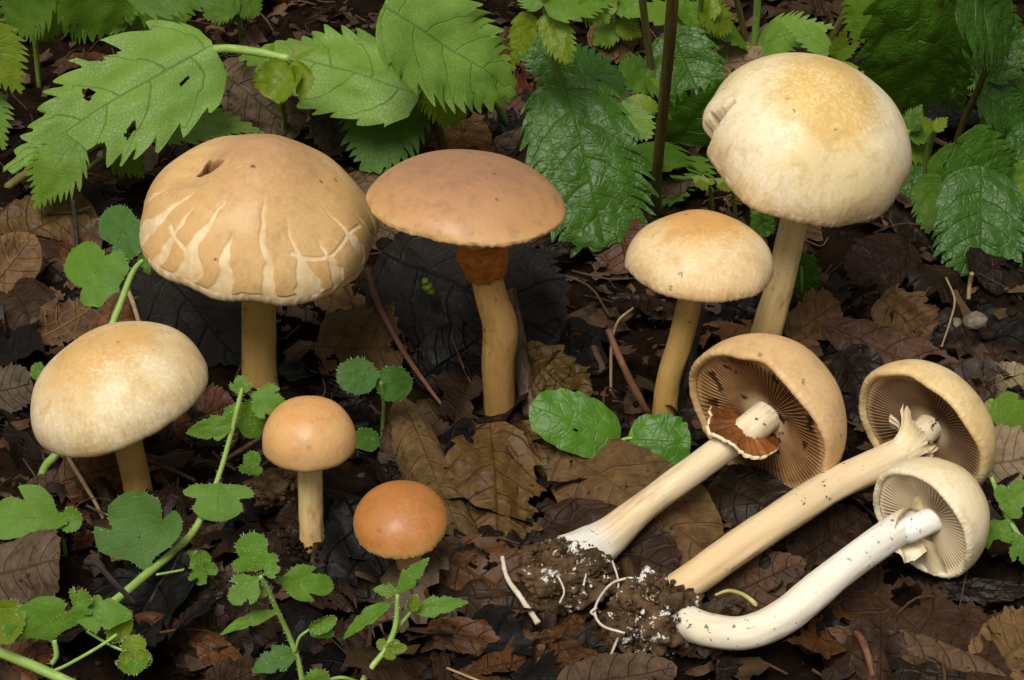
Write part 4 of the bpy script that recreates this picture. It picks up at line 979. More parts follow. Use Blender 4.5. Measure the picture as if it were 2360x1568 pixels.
p = speed('long hairy speedwell runner trailing beside the small buff mushroom', (250, 1395))
stalk(p, [(-30, 1500, .0), (60, 1478, .3), (160, 1440, .5), (250, 1395, .7), (340, 1322, .8), (425, 1250, .9), (465, 1192, 1.2), (500, 1110, 1.8), (530, 1010, 2.6), (552, 920, 3.4), (558, 895, 3.6)], [17, 18, 18, 19, 20, 18, 16, 13, 12, 11, 8], G_['gstemlight'], hair=260)
lobed(p, (335, 1318, .8), (300, 1132, 2.2), 205, G_['g_speeddk'], 'ivy3', (0, -.85, .5), arch=-.04, fold=.04)
lobed(p, (505, 1112, 1.9), (500, 1202, 1.3), 160, G_['g_speed'], 'ivy5', (0, -.8, .6), arch=.05, fold=-.04)
lobed(p, (548, 975, 2.9), (430, 998, 2.7), 60, G_['g_speed'], 'slim', (0, -.9, .45), arch=.08)
lobed(p, (555, 915, 3.4), (555, 866, 3.8), 50, G_['g_speed'], 'ivy3', (0, -.8, .6))
lobed(p, (575, 905, 3.4), (655, 945, 3.0), 84, G_['g_speed'], 'ivy3', (.1, -.8, .6), arch=.05)
lobed(p, (545, 935, 3.1), (600, 1005, 2.3), 90, G_['g_speed'], 'ivy5', (.1, -.85, .5), arch=.05)
lobed(p, (548, 930, 3.0), (515, 985, 2.5), 40, G_['g_speed'], 'slim', (-.1, -.85, .5))
lobed(p, (575, 1095, 1.6), (585, 1040, 2.1), 56, G_['g_speed'], 'ivy5', (.2, -.85, .5))
stalk(p, [(360, 1325, .8), (400, 1318, .8), (440, 1310, .8)], [6, 6, 6], G_['gstemlight'], 'flower_stalk')
for dx, dy, w in ((40, -30, 44), (60, 8, 44), (30, 36, 44), (5, -38, 36)):
    lobed(p, (442, 1308, .8), (442 + dx, 1308 + dy, .9), w, G_['g_speed'], 'disc', (0, -.8, .6), roll=.6, name='sepal')

p = speed('crowded hairy speedwell cluster with thick stem and swollen buds', (150, 1560))
stalk(p, [(-40, 1488, .6), (40, 1520, .6), (110, 1550, .5), (200, 1592, .2), (240, 1612, .0)], [24, 25, 25, 24, 20], G_['gstemlight'], hair=70)
stalk(p, [(120, 1548, .5), (160, 1530, .7), (230, 1490, 1.0), (270, 1462, 1.2)], [8, 8, 8, 7], G_['gstemlight'], 'flower_stalk')
stalk(p, [(200, 1455, 1.0), (250, 1485, .9), (295, 1505, .8)], [7, 7, 6], G_['gstemlight'], 'flower_stalk')
stalk(p, [(120, 1530, .6), (130, 1510, .8), (125, 1475, 1.1)], [12, 13, 12], G_['gstemlight'], 'petiole', 12)
lobed(p, (118, 1478, 1.1), (90, 1375, 2.0), 190, G_['g_speed'], 'ivy3', (0, -.7, .7), arch=.06)
lobed(p, (165, 1420, 1.5), (305, 1420, 1.4), 88, G_['g_speed'], 'slim', (0, -.55, .85), arch=.08)
lobed(p, (170, 1405, 1.6), (205, 1368, 2.0), 70, G_['g_speed'], 'ivy3', (0, -.7, .7))
lobed(p, (250, 1430, 1.3), (300, 1460, 1.0), 80, G_['g_yel'], 'disc', (.1, -.8, .5), roll=.7)
lobed(p, (-20, 1470, 1.3), (50, 1395, 1.9), 100, G_['g_yel'], 'disc', (0, -.8, .6), roll=.6)
lobed(p, (60, 1450, 1.2), (0, 1460, 1.2), 60, G_['g_speed'], 'slim', (0, -.7, .7))
for dx, dy, w in ((0, -52, 62), (40, 10, 50), (0, 40, 80), (-35, 12, 46)):
    lobed(p, (310, 1515, .8), (310 + dx, 1515 + dy, .9 - dy * .004), w, G_['g_yel'] if dy < 20 else G_['g_speed'], 'disc', (0, -.8, .6), roll=.7, name='sepal')

p = speed('upright hairy speedwell sprig with three pale lobed top leaves', (700, 1600))
stalk(p, [(702, 1612, -.1), (692, 1545, .5), (668, 1470, 1.2), (640, 1410, 1.9), (618, 1360, 2.5), (600, 1328, 2.9)], [13, 13, 13, 12, 12, 9], G_['gstemlight'], hair=110)
lobed(p, (592, 1318, 2.9), (575, 1228, 3.6), 108, G_['g_speed'], 'ivy5', (0, -.8, .6))
lobed(p, (632, 1338, 2.6), (768, 1352, 2.3), 84, G_['g_speed'], 'ivy3', (0, -.7, .7), arch=.04)
lobed(p, (600, 1328, 2.8), (530, 1388, 2.3), 76, G_['g_speed'], 'ivy3', (-.1, -.8, .6))
lobed(p, (605, 1325, 2.9), (645, 1308, 3.1), 36, G_['g_speed'], 'ivy3', (0, -.8, .6))
lobed(p, (615, 1350, 2.5), (590, 1372, 2.3), 36, G_['g_yel'], 'disc', (-.2, -.9, .3), roll=.7, name='bud')
lobed(p, (645, 1408, 1.9), (508, 1462, 1.5), 34, G_['g_speed'], 'slim', (-.1, -.5, .85), arch=.06)
lobed(p, (690, 1500, .9), (580, 1548, .5), 66, G_['g_speeddk'], 'slim', (-.1, -.6, .8), arch=.08)
stalk(p, [(680, 1505, .9), (690, 1470, 1.3), (715, 1450, 1.5)], [7, 7, 6], G_['gstemlight'], 'flower_stalk')
lobed(p, (712, 1455, 1.5), (775, 1425, 1.8), 40, G_['g_speed'], 'disc', (0, -.9, .4), roll=.9, name='bud')
lobed(p, (715, 1458, 1.5), (770, 1462, 1.4), 30, G_['g_speed'], 'disc', (0, -.9, .4), roll=-.9, name='bud')

p = speed('hairy speedwell sprig in front of the smallest orange mushroom', (830, 1600))
stalk(p, [(800, 1660, -.1), (820, 1612, .6), (850, 1548, 1.0), (890, 1495, 1.3), (912, 1440, 1.7), (916, 1370, 2.3)], [16, 16, 15, 14, 13, 9], G_['gstemlight'], hair=90)
stalk(p, [(905, 1465, 1.3), (930, 1432, 1.7), (952, 1405, 2.0)], [9, 9, 8], G_['gstemlight'], 'petiole')
lobed(p, (915, 1368, 2.3), (988, 1288, 3.0), 44, G_['g_speed'], 'slim', (-.3, -.6, .7), arch=.05)
lobed(p, (918, 1365, 2.3), (860, 1358, 2.4), 34, G_['g_speed'], 'slim', (0, -.6, .8))
lobed(p, (908, 1385, 2.1), (790, 1472, 1.3), 40, G_['g_speed'], 'slim', (-.2, -.5, .85), arch=.08)
lobed(p, (945, 1412, 1.9), (1078, 1388, 2.0), 50, G_['g_speed'], 'slim', (0, -.5, .85), arch=.06)
lobed(p, (948, 1410, 2.0), (958, 1372, 2.4), 34, G_['g_yel'], 'disc', (0, -.9, .4), roll=.9, name='bud')
for dx, dy in ((50, -8), (-14, -26), (22, 18), (34, -20)):
    lobed(p, (888, 1500, 1.3), (888 + dx, 1500 + dy, 1.4), 26, G_['g_yel'], 'disc', (0, -.8, .6), roll=.6, name='bud')
lobed(p, (745, 1600, .2), (720, 1545, .7), 90, G_['g_speed'], 'ivy5', (0, -.8, .6))
stalk(p, [(835, 1575, .4), (790, 1562, .4), (745, 1570, .3)], [9, 9, 8], G_['gstemlight'], 'petiole')

p = speed('seedling with smooth round leaves between dead leaf roll and buff cap', (880, 1010))
stalk(p, [(876, 1030, -.1), (882, 975, .7), (884, 925, 1.5), (878, 880, 2.1)], [10, 9, 9, 8], G_['gstem'])
lobed(p, (872, 868, 2.2), (775, 868, 2.2), 84, G_['g_speeddk'], 'disc', (0, -.8, .6), arch=.03)
lobed(p, (868, 862, 2.2), (945, 905, 1.7), 82, G_['g_speeddk'], 'disc', (0, -.85, .5), arch=.03)
lobed(p, (876, 1010, .4), (812, 1018, .5), 54, G_['g_speeddk'], 'disc', (0, -.7, .7))

p = plant('low plant with two shiny rounded leaves before the honey cream stem', (1440, 1030), 'seedling', 'plant')
stalk(p, [(1440, 1065, -.1), (1440, 1035, .3), (1440, 1012, .6)], [9, 9, 9], G_['gstem'])
stalk(p, [(1420, 1022, .6), (1440, 1012, .6), (1458, 1010, .6)], [7, 8, 7], G_['gstemlight'], 'petiole')
leaf(p, (1425, 1020, .6), (1220, 934, 1.6), 138, G_['g_shiny'], 'round', (0, -.65, .75), 5, .05, .3, arch=.10, fold=-.12, wav=.03, edge=.01, nc=14, holes=[(-.25, .45, .05, .03)])
leaf(p, (1448, 1012, .6), (1592, 1022, .6), 132, G_['g_shiny'], 'round', (0, -.75, .65), 6, .10, .3, arch=.06, fold=-.08, wav=.04, edge=.012, nc=14)

p = speed('loose speedwell sprig beside the cream cap of the curved mushroom', (2330, 1270))
stalk(p, [(2400, 1290, -.1), (2350, 1240, .5), (2315, 1180, 1.0), (2285, 1100, 1.7)], [13, 13, 12, 10], G_['gstemlight'], hair=20)
lobed(p, (2305, 1170, 1.2), (2380, 1120, 1.6), 90, G_['g_speed'], 'ivy5', (0, -.7, .7))
lobed(p, (2325, 1195, 1.0), (2275, 1265, .4), 70, G_['g_speed'], 'ivy3', (-.1, -.8, .6))
lobed(p, (2345, 1230, .7), (2380, 1300, .1), 80, G_['g_speed'], 'ivy3', (.1, -.8, .6))
lobed(p, (2340, 1225, .7), (2335, 1285, .2), 30, G_['g_speed'], 'disc', (0, -.8, .6), roll=.6, name='bud')
p = plant('bright toothed leaf poking in beside the yellowish uprooted cap', (2370, 1010), 'seedling', 'plant')
stalk(p, [(2400, 1030, -.1), (2360, 960, .9), (2300, 930, 1.2)], [10, 9, 8], G_['gstem'])
leaf(p, (2290, 925, 1.3), (2390, 1005, .5), 90, G_['g_mid'], 'nettle', (0, -.7, .7), 7, .2, arch=.05)
leaf(p, (2295, 925, 1.3), (2262, 945, 1.1), 26, G_['g_yel'], 'nettle', (0, -.7, .7), 4, .2, nc=5)

# more of the leaf mass behind
p = plant('dim leafy nettle behind the plant with broad quilted leaves', (2230, 120))
stalk(p, [(2240, 190, -.1), (2250, 60, 2.2), (2262, -30, 3.8)], [14, 14, 13], G_['gstem'])
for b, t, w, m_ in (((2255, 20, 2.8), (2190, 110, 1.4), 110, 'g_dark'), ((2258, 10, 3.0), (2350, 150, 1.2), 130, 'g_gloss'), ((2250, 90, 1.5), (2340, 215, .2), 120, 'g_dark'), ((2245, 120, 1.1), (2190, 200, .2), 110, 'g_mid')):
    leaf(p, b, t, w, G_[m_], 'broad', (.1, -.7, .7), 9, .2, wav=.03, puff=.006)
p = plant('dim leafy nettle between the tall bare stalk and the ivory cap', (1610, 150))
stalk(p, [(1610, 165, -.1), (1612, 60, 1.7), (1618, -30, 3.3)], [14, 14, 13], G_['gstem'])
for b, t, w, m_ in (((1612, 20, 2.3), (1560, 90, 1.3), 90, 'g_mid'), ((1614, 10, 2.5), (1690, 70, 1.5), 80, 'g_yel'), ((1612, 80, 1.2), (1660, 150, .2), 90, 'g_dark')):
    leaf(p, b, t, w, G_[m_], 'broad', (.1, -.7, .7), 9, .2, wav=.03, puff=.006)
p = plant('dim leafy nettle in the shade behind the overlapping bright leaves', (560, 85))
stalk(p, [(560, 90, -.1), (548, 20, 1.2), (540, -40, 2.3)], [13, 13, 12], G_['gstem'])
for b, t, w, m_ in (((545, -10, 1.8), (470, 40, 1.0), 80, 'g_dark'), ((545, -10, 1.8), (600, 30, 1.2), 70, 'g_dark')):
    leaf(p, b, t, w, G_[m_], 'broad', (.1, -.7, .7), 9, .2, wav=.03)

def bushy(label, base, ptsz, leaves, mats, seed):
    p = plant(label, base); g = np.random.default_rng(seed)
    stalk(p, ptsz, [13] * len(ptsz), G_['gstem'])
    for (bx, by, bz), (tx, ty, tz), w in leaves:
        leaf(p, (bx, by, bz), (tx, ty, tz), w, G_[mats[int(g.integers(len(mats)))]], 'nettle', (g.uniform(-.25, .25), -.7, .7), int(g.integers(8, 12)), .24, wav=.035, fold=-.1, edge=.012, arch=.05)
bushy('bright toothed nettle filling the gap behind the big holed leaf', (300, 95), [(300, 110, -.1), (296, 40, 1.2), (290, -30, 2.6)],
      [((296, 40, 1.3), (225, 62, .9), 60), ((297, 30, 1.5), (372, 58, 1.0), 66), ((292, 5, 2.0), (215, 5, 2.0), 70), ((293, 0, 2.1), (360, 15, 1.8), 64), ((290, -20, 2.5), (300, 60, 1.4), 62)], ['g_mid', 'g_yel', 'g_mid'], 3)
bushy('bright toothed nettle standing behind the drooping wet leaf', (2300, 330), [(2330, 345, -.1), (2325, 260, 1.4), (2318, 190, 2.6)],
      [((2322, 250, 1.6), (2255, 300, .8), 70), ((2324, 240, 1.8), (2385, 300, .8), 80), ((2320, 200, 2.4), (2240, 232, 1.8), 72), ((2318, 190, 2.6), (2375, 225, 2.0), 70), ((2325, 300, .8), (2280, 365, .2), 66), ((2328, 310, .7), (2375, 390, .1), 70)], ['g_mid', 'g_gloss', 'g_mid'], 5)
bushy('small toothed nettle between the quilted leaves and the ivory cap', (2085, 350), [(2098, 400, -.1), (2095, 350, .8), (2092, 300, 1.7)],
      [((2094, 330, 1.1), (2148, 372, .5), 60), ((2093, 310, 1.5), (2150, 300, 1.5), 58), ((2096, 365, .5), (2165, 430, .0), 64), ((2092, 300, 1.7), (2125, 240, 2.4), 52)], ['g_mid', 'g_dark', 'g_yel'], 8)
bushy('fresh toothed nettle behind the hanging wet leaf and tall stalk', (1420, 90), [(1428, 120, -.1), (1424, 50, 1.2), (1418, -30, 2.8)],
      [((1424, 60, 1.1), (1365, 105, .5), 62), ((1424, 50, 1.3), (1480, 85, .8), 58), ((1420, 10, 2.0), (1490, 20, 2.0), 60), ((1420, 0, 2.2), (1350, 30, 1.8), 62)], ['g_mid', 'g_yel'], 11)
# ------------------------------------------------------------------ dead leaves one can name
def dead(label, b, t, w, mat, shape='oval', n=(0, -.3, 1), teeth=10, amp=.06, cat='dead leaf', name='dead_leaf', lift=0.0, petiole=None, midrib=True, **k):
    k.setdefault('wav', .04); k.setdefault('jag', .08); k.setdefault('nc', 12)
    B, T = A(*b), A(*t)
    o = leaf(None, B, T, w, mat, shape, n, teeth, amp, origin=(B + T) / 2, name=name, **k)
    tag(o, label, cat)
    me = o.data; V = np.empty(len(me.vertices) * 3); me.vertices.foreach_get('co', V); V = V.reshape(-1, 3) / S + np.array(o.location) / S
    low = np.percentile(V[:, 2] - gz(V[:, 0], V[:, 1]), 3)
    o.location[2] -= (low - lift) * S if low > lift else 0
    return o

D_ = M
dead('smooth tan oval dead leaf lying alone below the mossy brown leaf', (-60, 690, .3), (78, 520, 1.5), 135, D_['d_tan'], 'oval', (.25, -.75, .65), wav=.03, jag=.02, amp=0)
dead('greyish tan dead leaf behind the pale cream cap, curled at its edge', (-60, 880, .6), (72, 850, 1.0), 110, D_['d_grey'], 'round', (-.1, -.6, .8), jag=.08)
dead('lacy brown skeleton leaf behind the pale cream cap', (80, 775, .4), (300, 655, .8), 150, D_['d_lace'], 'broad', (.1, -.7, .7), tear=(.62, 3.0), jag=.15)
dead('red brown dead leaf with pale bloom beside the lacy skeleton leaf', (215, 770, .4), (400, 700, .5), 110, D_['d_red'], 'oval', (0, -.6, .8))
dead('blackened dead leaf behind the stem of the cracked mushroom', (340, 590, 1.2), (560, 830, .3), 240, D_['d_black'], 'broad', (.1, -.55, .8), wav=.05, teeth=14, amp=.08)
dead('largest blackened dead leaf spread behind the ringed stem', (880, 560, 1.6), (1290, 760, .9), 330, D_['d_black'], 'round', (.05, -.7, .7), wav=.04, teeth=20, amp=.06, nc=18, arch=.04)
dead('blackened dead leaf scrap folded under the largest black one', (960, 880, .2), (1120, 770, .8), 150, D_['d_black'], 'oval', (-.2, -.8, .5), wav=.06)
dead('olive brown torn leaf patch beside the dark red stalk', (730, 800, .5), (935, 800, .7), 190, D_['d_tan'], 'round', (.0, -.75, .65), wav=.05, jag=.16, tear=(.85, 2.5))
dead('tan leaf scrap stuck on the largest blackened leaf', (885, 690, 1.3), (975, 675, 1.35), 55, D_['d_tan'], 'oval', (0, -.7, .7), jag=.2)
dead('brown leaf rolled into a tube leaning on the olive brown leaf', (925, 890, 1.3), (1080, 1250, .6), 165, D_['d_tan'], 'oval', (.25, -.8, .6), roll=-1.5, wav=.02, amp=0)
dead('olive dead leaf standing at the foot of the ringed stem', (1130, 960, 1.3), (1150, 1255, .1), 215, D_['d_olive'], 'round', (.05, -.9, .45), wav=.06, jag=.14, tear=(.95, 2.2), teeth=12, amp=.12)
dead('folded olive leaf flap beside the standing olive leaf', (1210, 960, .9), (1270, 1110, .1), 80, D_['d_olive'], 'oval', (.6, -.7, .4), roll=.9, jag=.1)
dead('crumpled olive brown leaf beside the bark covered stick', (1215, 800, .8), (1350, 930, .3), 130, D_['d_olive'], 'round', (-.2, -.8, .5), wav=.10, jag=.2)
dead('thin upright brown leaf behind the two shiny leaves', (1225, 905, .4), (1300, 780, 1.3), 80, D_['d_olive'], 'oval', (.3, -.85, .4), wav=.08, jag=.15)
dead('broad mottled brown leaf under the peach capped mushroom stem', (1290, 1030, .6), (1650, 1290, .2), 260, D_['d_tan'], 'oval', (0, -.55, .85), wav=.02, jag=.02, amp=0, fold=-.08, nc=16)
dead('wide dark brown leaf below the broad mottled one', (1250, 1190, .3), (1560, 1320, .2), 180, D_['d_brown'], 'round', (0, -.5, .85), wav=.04)
dead('glossy red brown leaf beside the white rootlet', (1020, 1290, .5), (1260, 1400, .3), 190, D_['d_red'], 'broad', (0, -.55, .85), wav=.04, jag=.12, tear=(1.0, 2.0), teeth=14, amp=.1)
dead('brown torn leaf at the foot of the orange brown mushroom', (985, 1260, .4), (1120, 1310, .4), 110, D_['d_brown'], 'round', (0, -.6, .8), jag=.18)
dead('long pointed red brown leaf below the glossy red one', (985, 1438, .4), (1300, 1520, .3), 90, D_['d_red'], 'narrow', (0, -.6, .8), jag=.10, wav=.03)
dead('frayed rusty leaf beside the long pointed leaf', (1040, 1560, .4), (1420, 1470, .3), 120, D_['d_red'], 'oval', (0, -.5, .85), jag=.16, wav=.04, tear=(1.0, 2.4))
dead('dull tan leaf under the frayed rusty leaf', (1280, 1590, .3), (1560, 1540, .2), 130, D_['d_grey'], 'oval', (0, -.5, .85), jag=.1)
dead('big toothed purple brown leaf under the white curved stem', (2310, 1610, .3), (1915, 1285, .3), 240, D_['d_brown'], 'broad', (.1, -.6, .8), teeth=22, amp=.07, wav=.018, jag=.05, nc=20, tear=(1.05, 2.2), holes=[(.55, .62, .35, .06)])
dead('long toothed purple brown leaf strip across the big toothed leaf', (2330, 1560, .5), (1905, 1425, .6), 110, D_['d_brown'], 'narrow', (.1, -.6, .8), teeth=20, amp=.07, wav=.015, jag=.05)
dead('torn toothed brown leaf below the cream cap', (2200, 1600, .1), (2235, 1385, .15), 230, D_['d_brown'], 'broad', (0, -.6, .8), teeth=18, amp=.1, wav=.03, jag=.10, tear=(.8, 2.2), nc=18)
dead('veined tan brown leaf under the toothed leaf strip', (2270, 1540, .3), (2420, 1420, .4), 180, D_['d_tan'], 'round', (0, -.5, .85), wav=.03)
dead('dark leaf scrap under the toothed leaves near the cap', (2150, 1340, .3), (2380, 1345, .4), 60, D_['d_dark'], 'oval', (0, -.6, .8))
dead('dark brown veined leaf in the bend of the white stem', (1640, 1390, .2), (1860, 1290, .4), 150, D_['d_brown'], 'broad', (0, -.6, .8), wav=.03)
dead('dark leaf between the two long uprooted stems', (1830, 1290, .3), (2000, 1180, .5), 140, D_['d_dark'], 'round', (0, -.6, .8), wav=.04)
dead('dark brown leaf below the spotted gills', (1640, 1110, .3), (1830, 1200, .2), 150, D_['d_dark'], 'round', (0, -.6, .8), wav=.04)
dead('small striped wood chip leaf by the joined stem bases', (1590, 1420, .2), (1720, 1380, .3), 60, D_['d_grey'], 'narrow', (0, -.6, .8))
dead('grey curled dead leaf with pale rolled edge under the speedwell leaf pair', (-40, 1330, .4), (140, 1290, .9), 190, D_['d_grey'], 'round', (-.2, -.6, .8), wav=.04, roll=-.6)
dead('shiny red brown dead leaf behind the short stained stem', (140, 1110, .3), (320, 1060, .8), 140, D_['d_red'], 'round', (.1, -.75, .65), wav=.05, roll=-.5)
dead('reddish curled leaf between the pale cream cap and speedwell runner', (400, 960, .5), (540, 900, 1.0), 120, D_['d_red'], 'oval', (0, -.6, .8), wav=.06)
dead('dry tan leaf beside the bent straw stalk', (60, 1130, .2), (170, 1075, .4), 70, D_['d_grey'], 'oval', (0, -.5, .85))
dead('rusty leaf strip with dark petiole in front of the speedwell runner', (310, 1390, .5), (500, 1470, .5), 62, D_['d_red'], 'oval', (.1, -.7, .7), jag=.15)
dead('narrow rusty leaf piece crossing under the speedwell sprigs', (395, 1430, .3), (590, 1545, .3), 80, D_['d_red'], 'narrow', (.1, -.6, .8), jag=.12)
dead('dark brown leaf under the purple brown leaf stalk', (330, 1310, .1), (520, 1390, .3), 160, D_['d_dark'], 'round', (0, -.6, .8), wav=.06)
dead('black brown leaf under the upright speedwell sprig', (420, 1480, .2), (640, 1400, .3), 170, D_['d_dark'], 'round', (0, -.6, .8), wav=.06)
dead('brown leaf with light patches beside the upright speedwell sprig', (480, 1580, .2), (610, 1530, .3), 90, D_['d_brown'], 'round', (0, -.6, .8), wav=.05, jag=.15)
dead('rusty leaf under the thick speedwell stem', (-40, 1550, .2), (120, 1500, .2), 110, D_['d_red'], 'round', (0, -.6, .8))
dead('brown wrinkled leaf chunk at the foot of the tallest mushroom', (1820, 770, .3), (1935, 690, .9), 115, D_['d_tan'], 'round', (-.1, -.85, .5), wav=.09, jag=.18)
dead('curled tan leaf on the dark soil near the drooping glossy leaf', (2030, 680, .9), (2140, 770, .3), 130, D_['d_tan'], 'round', (.1, -.8, .6), wav=.10, jag=.18, roll=.5)
dead('dark red leaf half hidden behind the curled tan leaf', (1995, 640, .7), (2040, 760, .2), 90, D_['d_dark'], 'oval', (-.4, -.8, .4))
dead('long brown veined leaf behind the yellowish uprooted cap', (1900, 720, .8), (2300, 890, .6), 120, D_['d_brown'], 'narrow', (.1, -.75, .65), wav=.02, fold=.1, nc=14)
dead('bleached leaf end curling behind the yellowish uprooted cap', (2220, 880, .5), (2375, 830, .9), 95, D_['d_pale'], 'round', (.1, -.75, .65), wav=.06)
dead('dark red brown leaf between the two uprooted caps', (1940, 790, .9), (2040, 960, .3), 150, D_['d_dark'], 'round', (-.2, -.8, .5), wav=.05)
dead('narrow tan leaf strip beside the yellowish uprooted cap', (2220, 905, .6), (2345, 925, .6), 45, D_['d_tan'], 'narrow', (0, -.6, .8))
dead('bleached mottled leaf beside the loose speedwell sprig', (2220, 1080, .3), (2400, 1050, .5), 170, D_['d_pale'], 'round', (0, -.5, .85), wav=.04)
dead('brown shaded leaf under the bleached mottled leaf', (2250, 980, .3), (2400, 970, .3), 90, D_['d_brown'], 'round', (0, -.6, .8))
dead('rounded red brown leaf between hanging wet leaf and honey cream cap', (1420, 490, 1.2), (1450, 615, .2), 135, D_['d_red'], 'round', (-.1, -.9, .4), wav=.04, jag=.04, amp=.02)
dead('brown oak-like leaf standing behind the cracked cap', (790, 175, 2.2), (760, 350, .2), 140, D_['d_brown'], 'broad', (0, -.85, .5), wav=.04)
dead('grey brown curled leaf with pale rim behind the cracked cap', (500, 150, 2.0), (690, 300, .3), 150, D_['d_grey'], 'round', (-.1, -.75, .65), wav=.07, jag=.12)
dead('red brown leaf behind the crown of the pinkish brown cap', (1060, 265, 1.2), (1075, 360, .2), 140, D_['d_red'], 'round', (0, -.85, .5), wav=.05)
dead('grey twisted leaf behind the pinkish brown cap', (1130, 330, .4), (1290, 295, .9), 80, D_['d_grey'], 'oval', (0, -.7, .7), wav=.07)
dead('brown leaf under the glossy leaf tip near the pinkish brown cap', (1130, 225, .8), (1250, 270, .5), 90, D_['d_brown'], 'round', (0, -.7, .7), wav=.06)
dead('pale bleached leaf lying behind the ivory cap', (1560, 160, .2), (1800, 125, .4), 80, D_['d_pale'], 'oval', (0, -.5, .85), wav=.03)
dead('rusty curled leaf behind the tall bare stalk', (1360, 60, .9), (1460, 110, .3), 90, D_['d_tan'], 'round', (0, -.7, .7), wav=.08, jag=.15)
dead('brown speckled leaf beside the dark serrated plant', (1420, 250, .2), (1520, 230, .5), 80, D_['d_grey'], 'round', (0, -.7, .7), wav=.06, jag=.15)
dead('dry brown leaf close behind the ivory cap', (1940, 200, .3), (2040, 230, .5), 80, D_['d_tan'], 'round', (0, -.7, .7), wav=.05)
dead('tan leaf between the cracked cap and the pinkish brown cap', (800, 400, .3), (960, 420, .6), 60, D_['d_tan'], 'narrow', (0, -.7, .7), wav=.05)
dead('mossy brown leaf under the thin brown twig', (20, 560, .2), (210, 470, .5), 170, D_['d_olive'], 'round', (0, -.6, .8), wav=.05)
dead('tan brown leaf under the reddish leaf stalk', (720, 640, .3), (850, 720, .4), 90, D_['d_tan'], 'oval', (0, -.7, .7), wav=.06, jag=.15)
dead('dark shaded leaf on the soil below the ivory cap', (2110, 560, .2), (1960, 640, .4), 140, D_['d_dark'], 'oval', (0, -.6, .8), wav=.05)
dead('dark flat leaf beside the drooping glossy leaf', (2250, 640, .2), (2390, 560, .4), 160, D_['d_dark'], 'round', (0, -.6, .8), wav=.04)

# ------------------------------------------------------------------ twigs, stalks, stones
def twig(label, pts, rpx, mat, name='twig', cat='twig', rough=.10, knots=0):
    P = np.array([A(*q) for q in pts]); rad = np.asarray(rpx, float) / 2 / pxcm(P.mean(0))
    V, Fc, uv, C = tube_geo(P, rad, seg=10, sub=8, rough=rough, seed=len(label))
    o = mk(name, V, Fc, mat, None, uv, origin=P.mean(0)); return tag(o, label, cat)
twig('reddish leaf stalk slanting down from the cracked cap to the rolled leaf', [(846, 620, 2.0), (870, 700, 1.6), (930, 810, .9), (985, 890, .6), (1020, 935, .3)], [16, 15, 13, 10, 8], M['twigred'], 'leaf_stalk', 'stalk')
twig('rotten bark covered stick leaning against the ringed stem', [(1172, 670, 1.9), (1190, 760, 1.2), (1205, 860, .5), (1225, 960, 0)], [36, 40, 42, 44], M['bark'], 'stick', 'stick', .16)
twig('orange brown twig leaning beside the honey cream stem', [(1402, 760, 1.8), (1430, 830, 1.3), (1470, 910, .6), (1495, 955, .1)], [15, 17, 17, 16], M['twigred'])
twig('thin straw coloured stalk upright behind the orange brown twig', [(1408, 905, 0), (1408, 850, .6), (1410, 790, 1.2), (1425, 740, 1.8), (1460, 710, 2.1)], [7, 7, 7, 6, 5], M['straw'], 'grass_stalk', 'stalk')
twig('black stick beside the honey cream stem', [(1620, 715, 1.5), (1600, 800, .9), (1580, 900, .1)], [17, 18, 18], M['twigdark'])
twig('thin brown twig under the stained stem of the pale cream mushroom', [(285, 1040, .9), (340, 1062, .8), (400, 1085, .6), (450, 1108, .5)], [10, 10, 9, 8], M['twig'])
twig('bent straw stalk beside the stained stem', [(155, 1050, .8), (185, 1100, .5), (215, 1150, .3), (238, 1195, .1)], [10, 11, 9, 8], M['straw'], 'grass_stalk', 'stalk')
twig('purple brown leaf stalk lying across the speedwell runner', [(195, 1295, 1.3), (225, 1302, 1.25), (265, 1345, 1.0), (312, 1392, .6)], [18, 15, 13, 13], M['twigdark'], 'leaf_stalk', 'stalk')
twig('short dark twig near the stained stem', [(372, 1110, .5), (405, 1130, .45), (430, 1148, .4)], [12, 12, 11], M['twigdark'])
twig('white rootlet lying on the glossy red brown leaf', [(1155, 1270, .8), (1168, 1330, .7), (1195, 1370, .6), (1215, 1400, .55), (1240, 1436, .5)], [10, 11, 12, 13, 14], M['root'], 'rootlet', 'root', .2)
twig('dark slanting twig beside the ivory cap', [(2065, 235, 1.0), (2120, 290, .8), (2170, 330, .7), (2255, 352, .6)], [11, 11, 12, 12], M['twig'])
twig('pale split stick behind the ivory cap', [(1545, 175, .4), (1600, 150, .6), (1665, 105, 1.0)], [14, 14, 13], M['twig'])
twig('black twig hanging below the smallest toothed leaf', [(168, 460, 1.3), (175, 530, .6), (178, 600, .1)], [11, 12, 11], M['twigdark'])
twig('thin brown twig lying across the mossy leaf', [(-20, 480, .5), (80, 490, .5), (160, 490, .5), (210, 478, .6)], [8, 8, 8, 7], M['twig'])
twig('tan stalk behind the pale cream cap', [(295, 670, 1.0), (310, 710, .7), (325, 760, .4)], [11, 11, 10], M['straw'], 'grass_stalk', 'stalk')
twig('brown twig lying behind the buff cap', [(520, 1060, .4), (560, 1035, .5), (600, 1010, .6)], [11, 11, 10], M['twig'])
twig('thin wiry stalk on the dark soil under the drooping leaf', [(2180, 640, .6), (2200, 690, .5), (2190, 740, .3), (2170, 800, .1)], [5, 5, 5, 4], M['straw'], 'grass_stalk', 'stalk')
twig('pale woody stalk below the drooping glossy leaf', [(2232, 690, .2), (2235, 655, .6), (2240, 630, 1.0)], [10, 10, 10], M['straw'], 'grass_stalk', 'stalk')
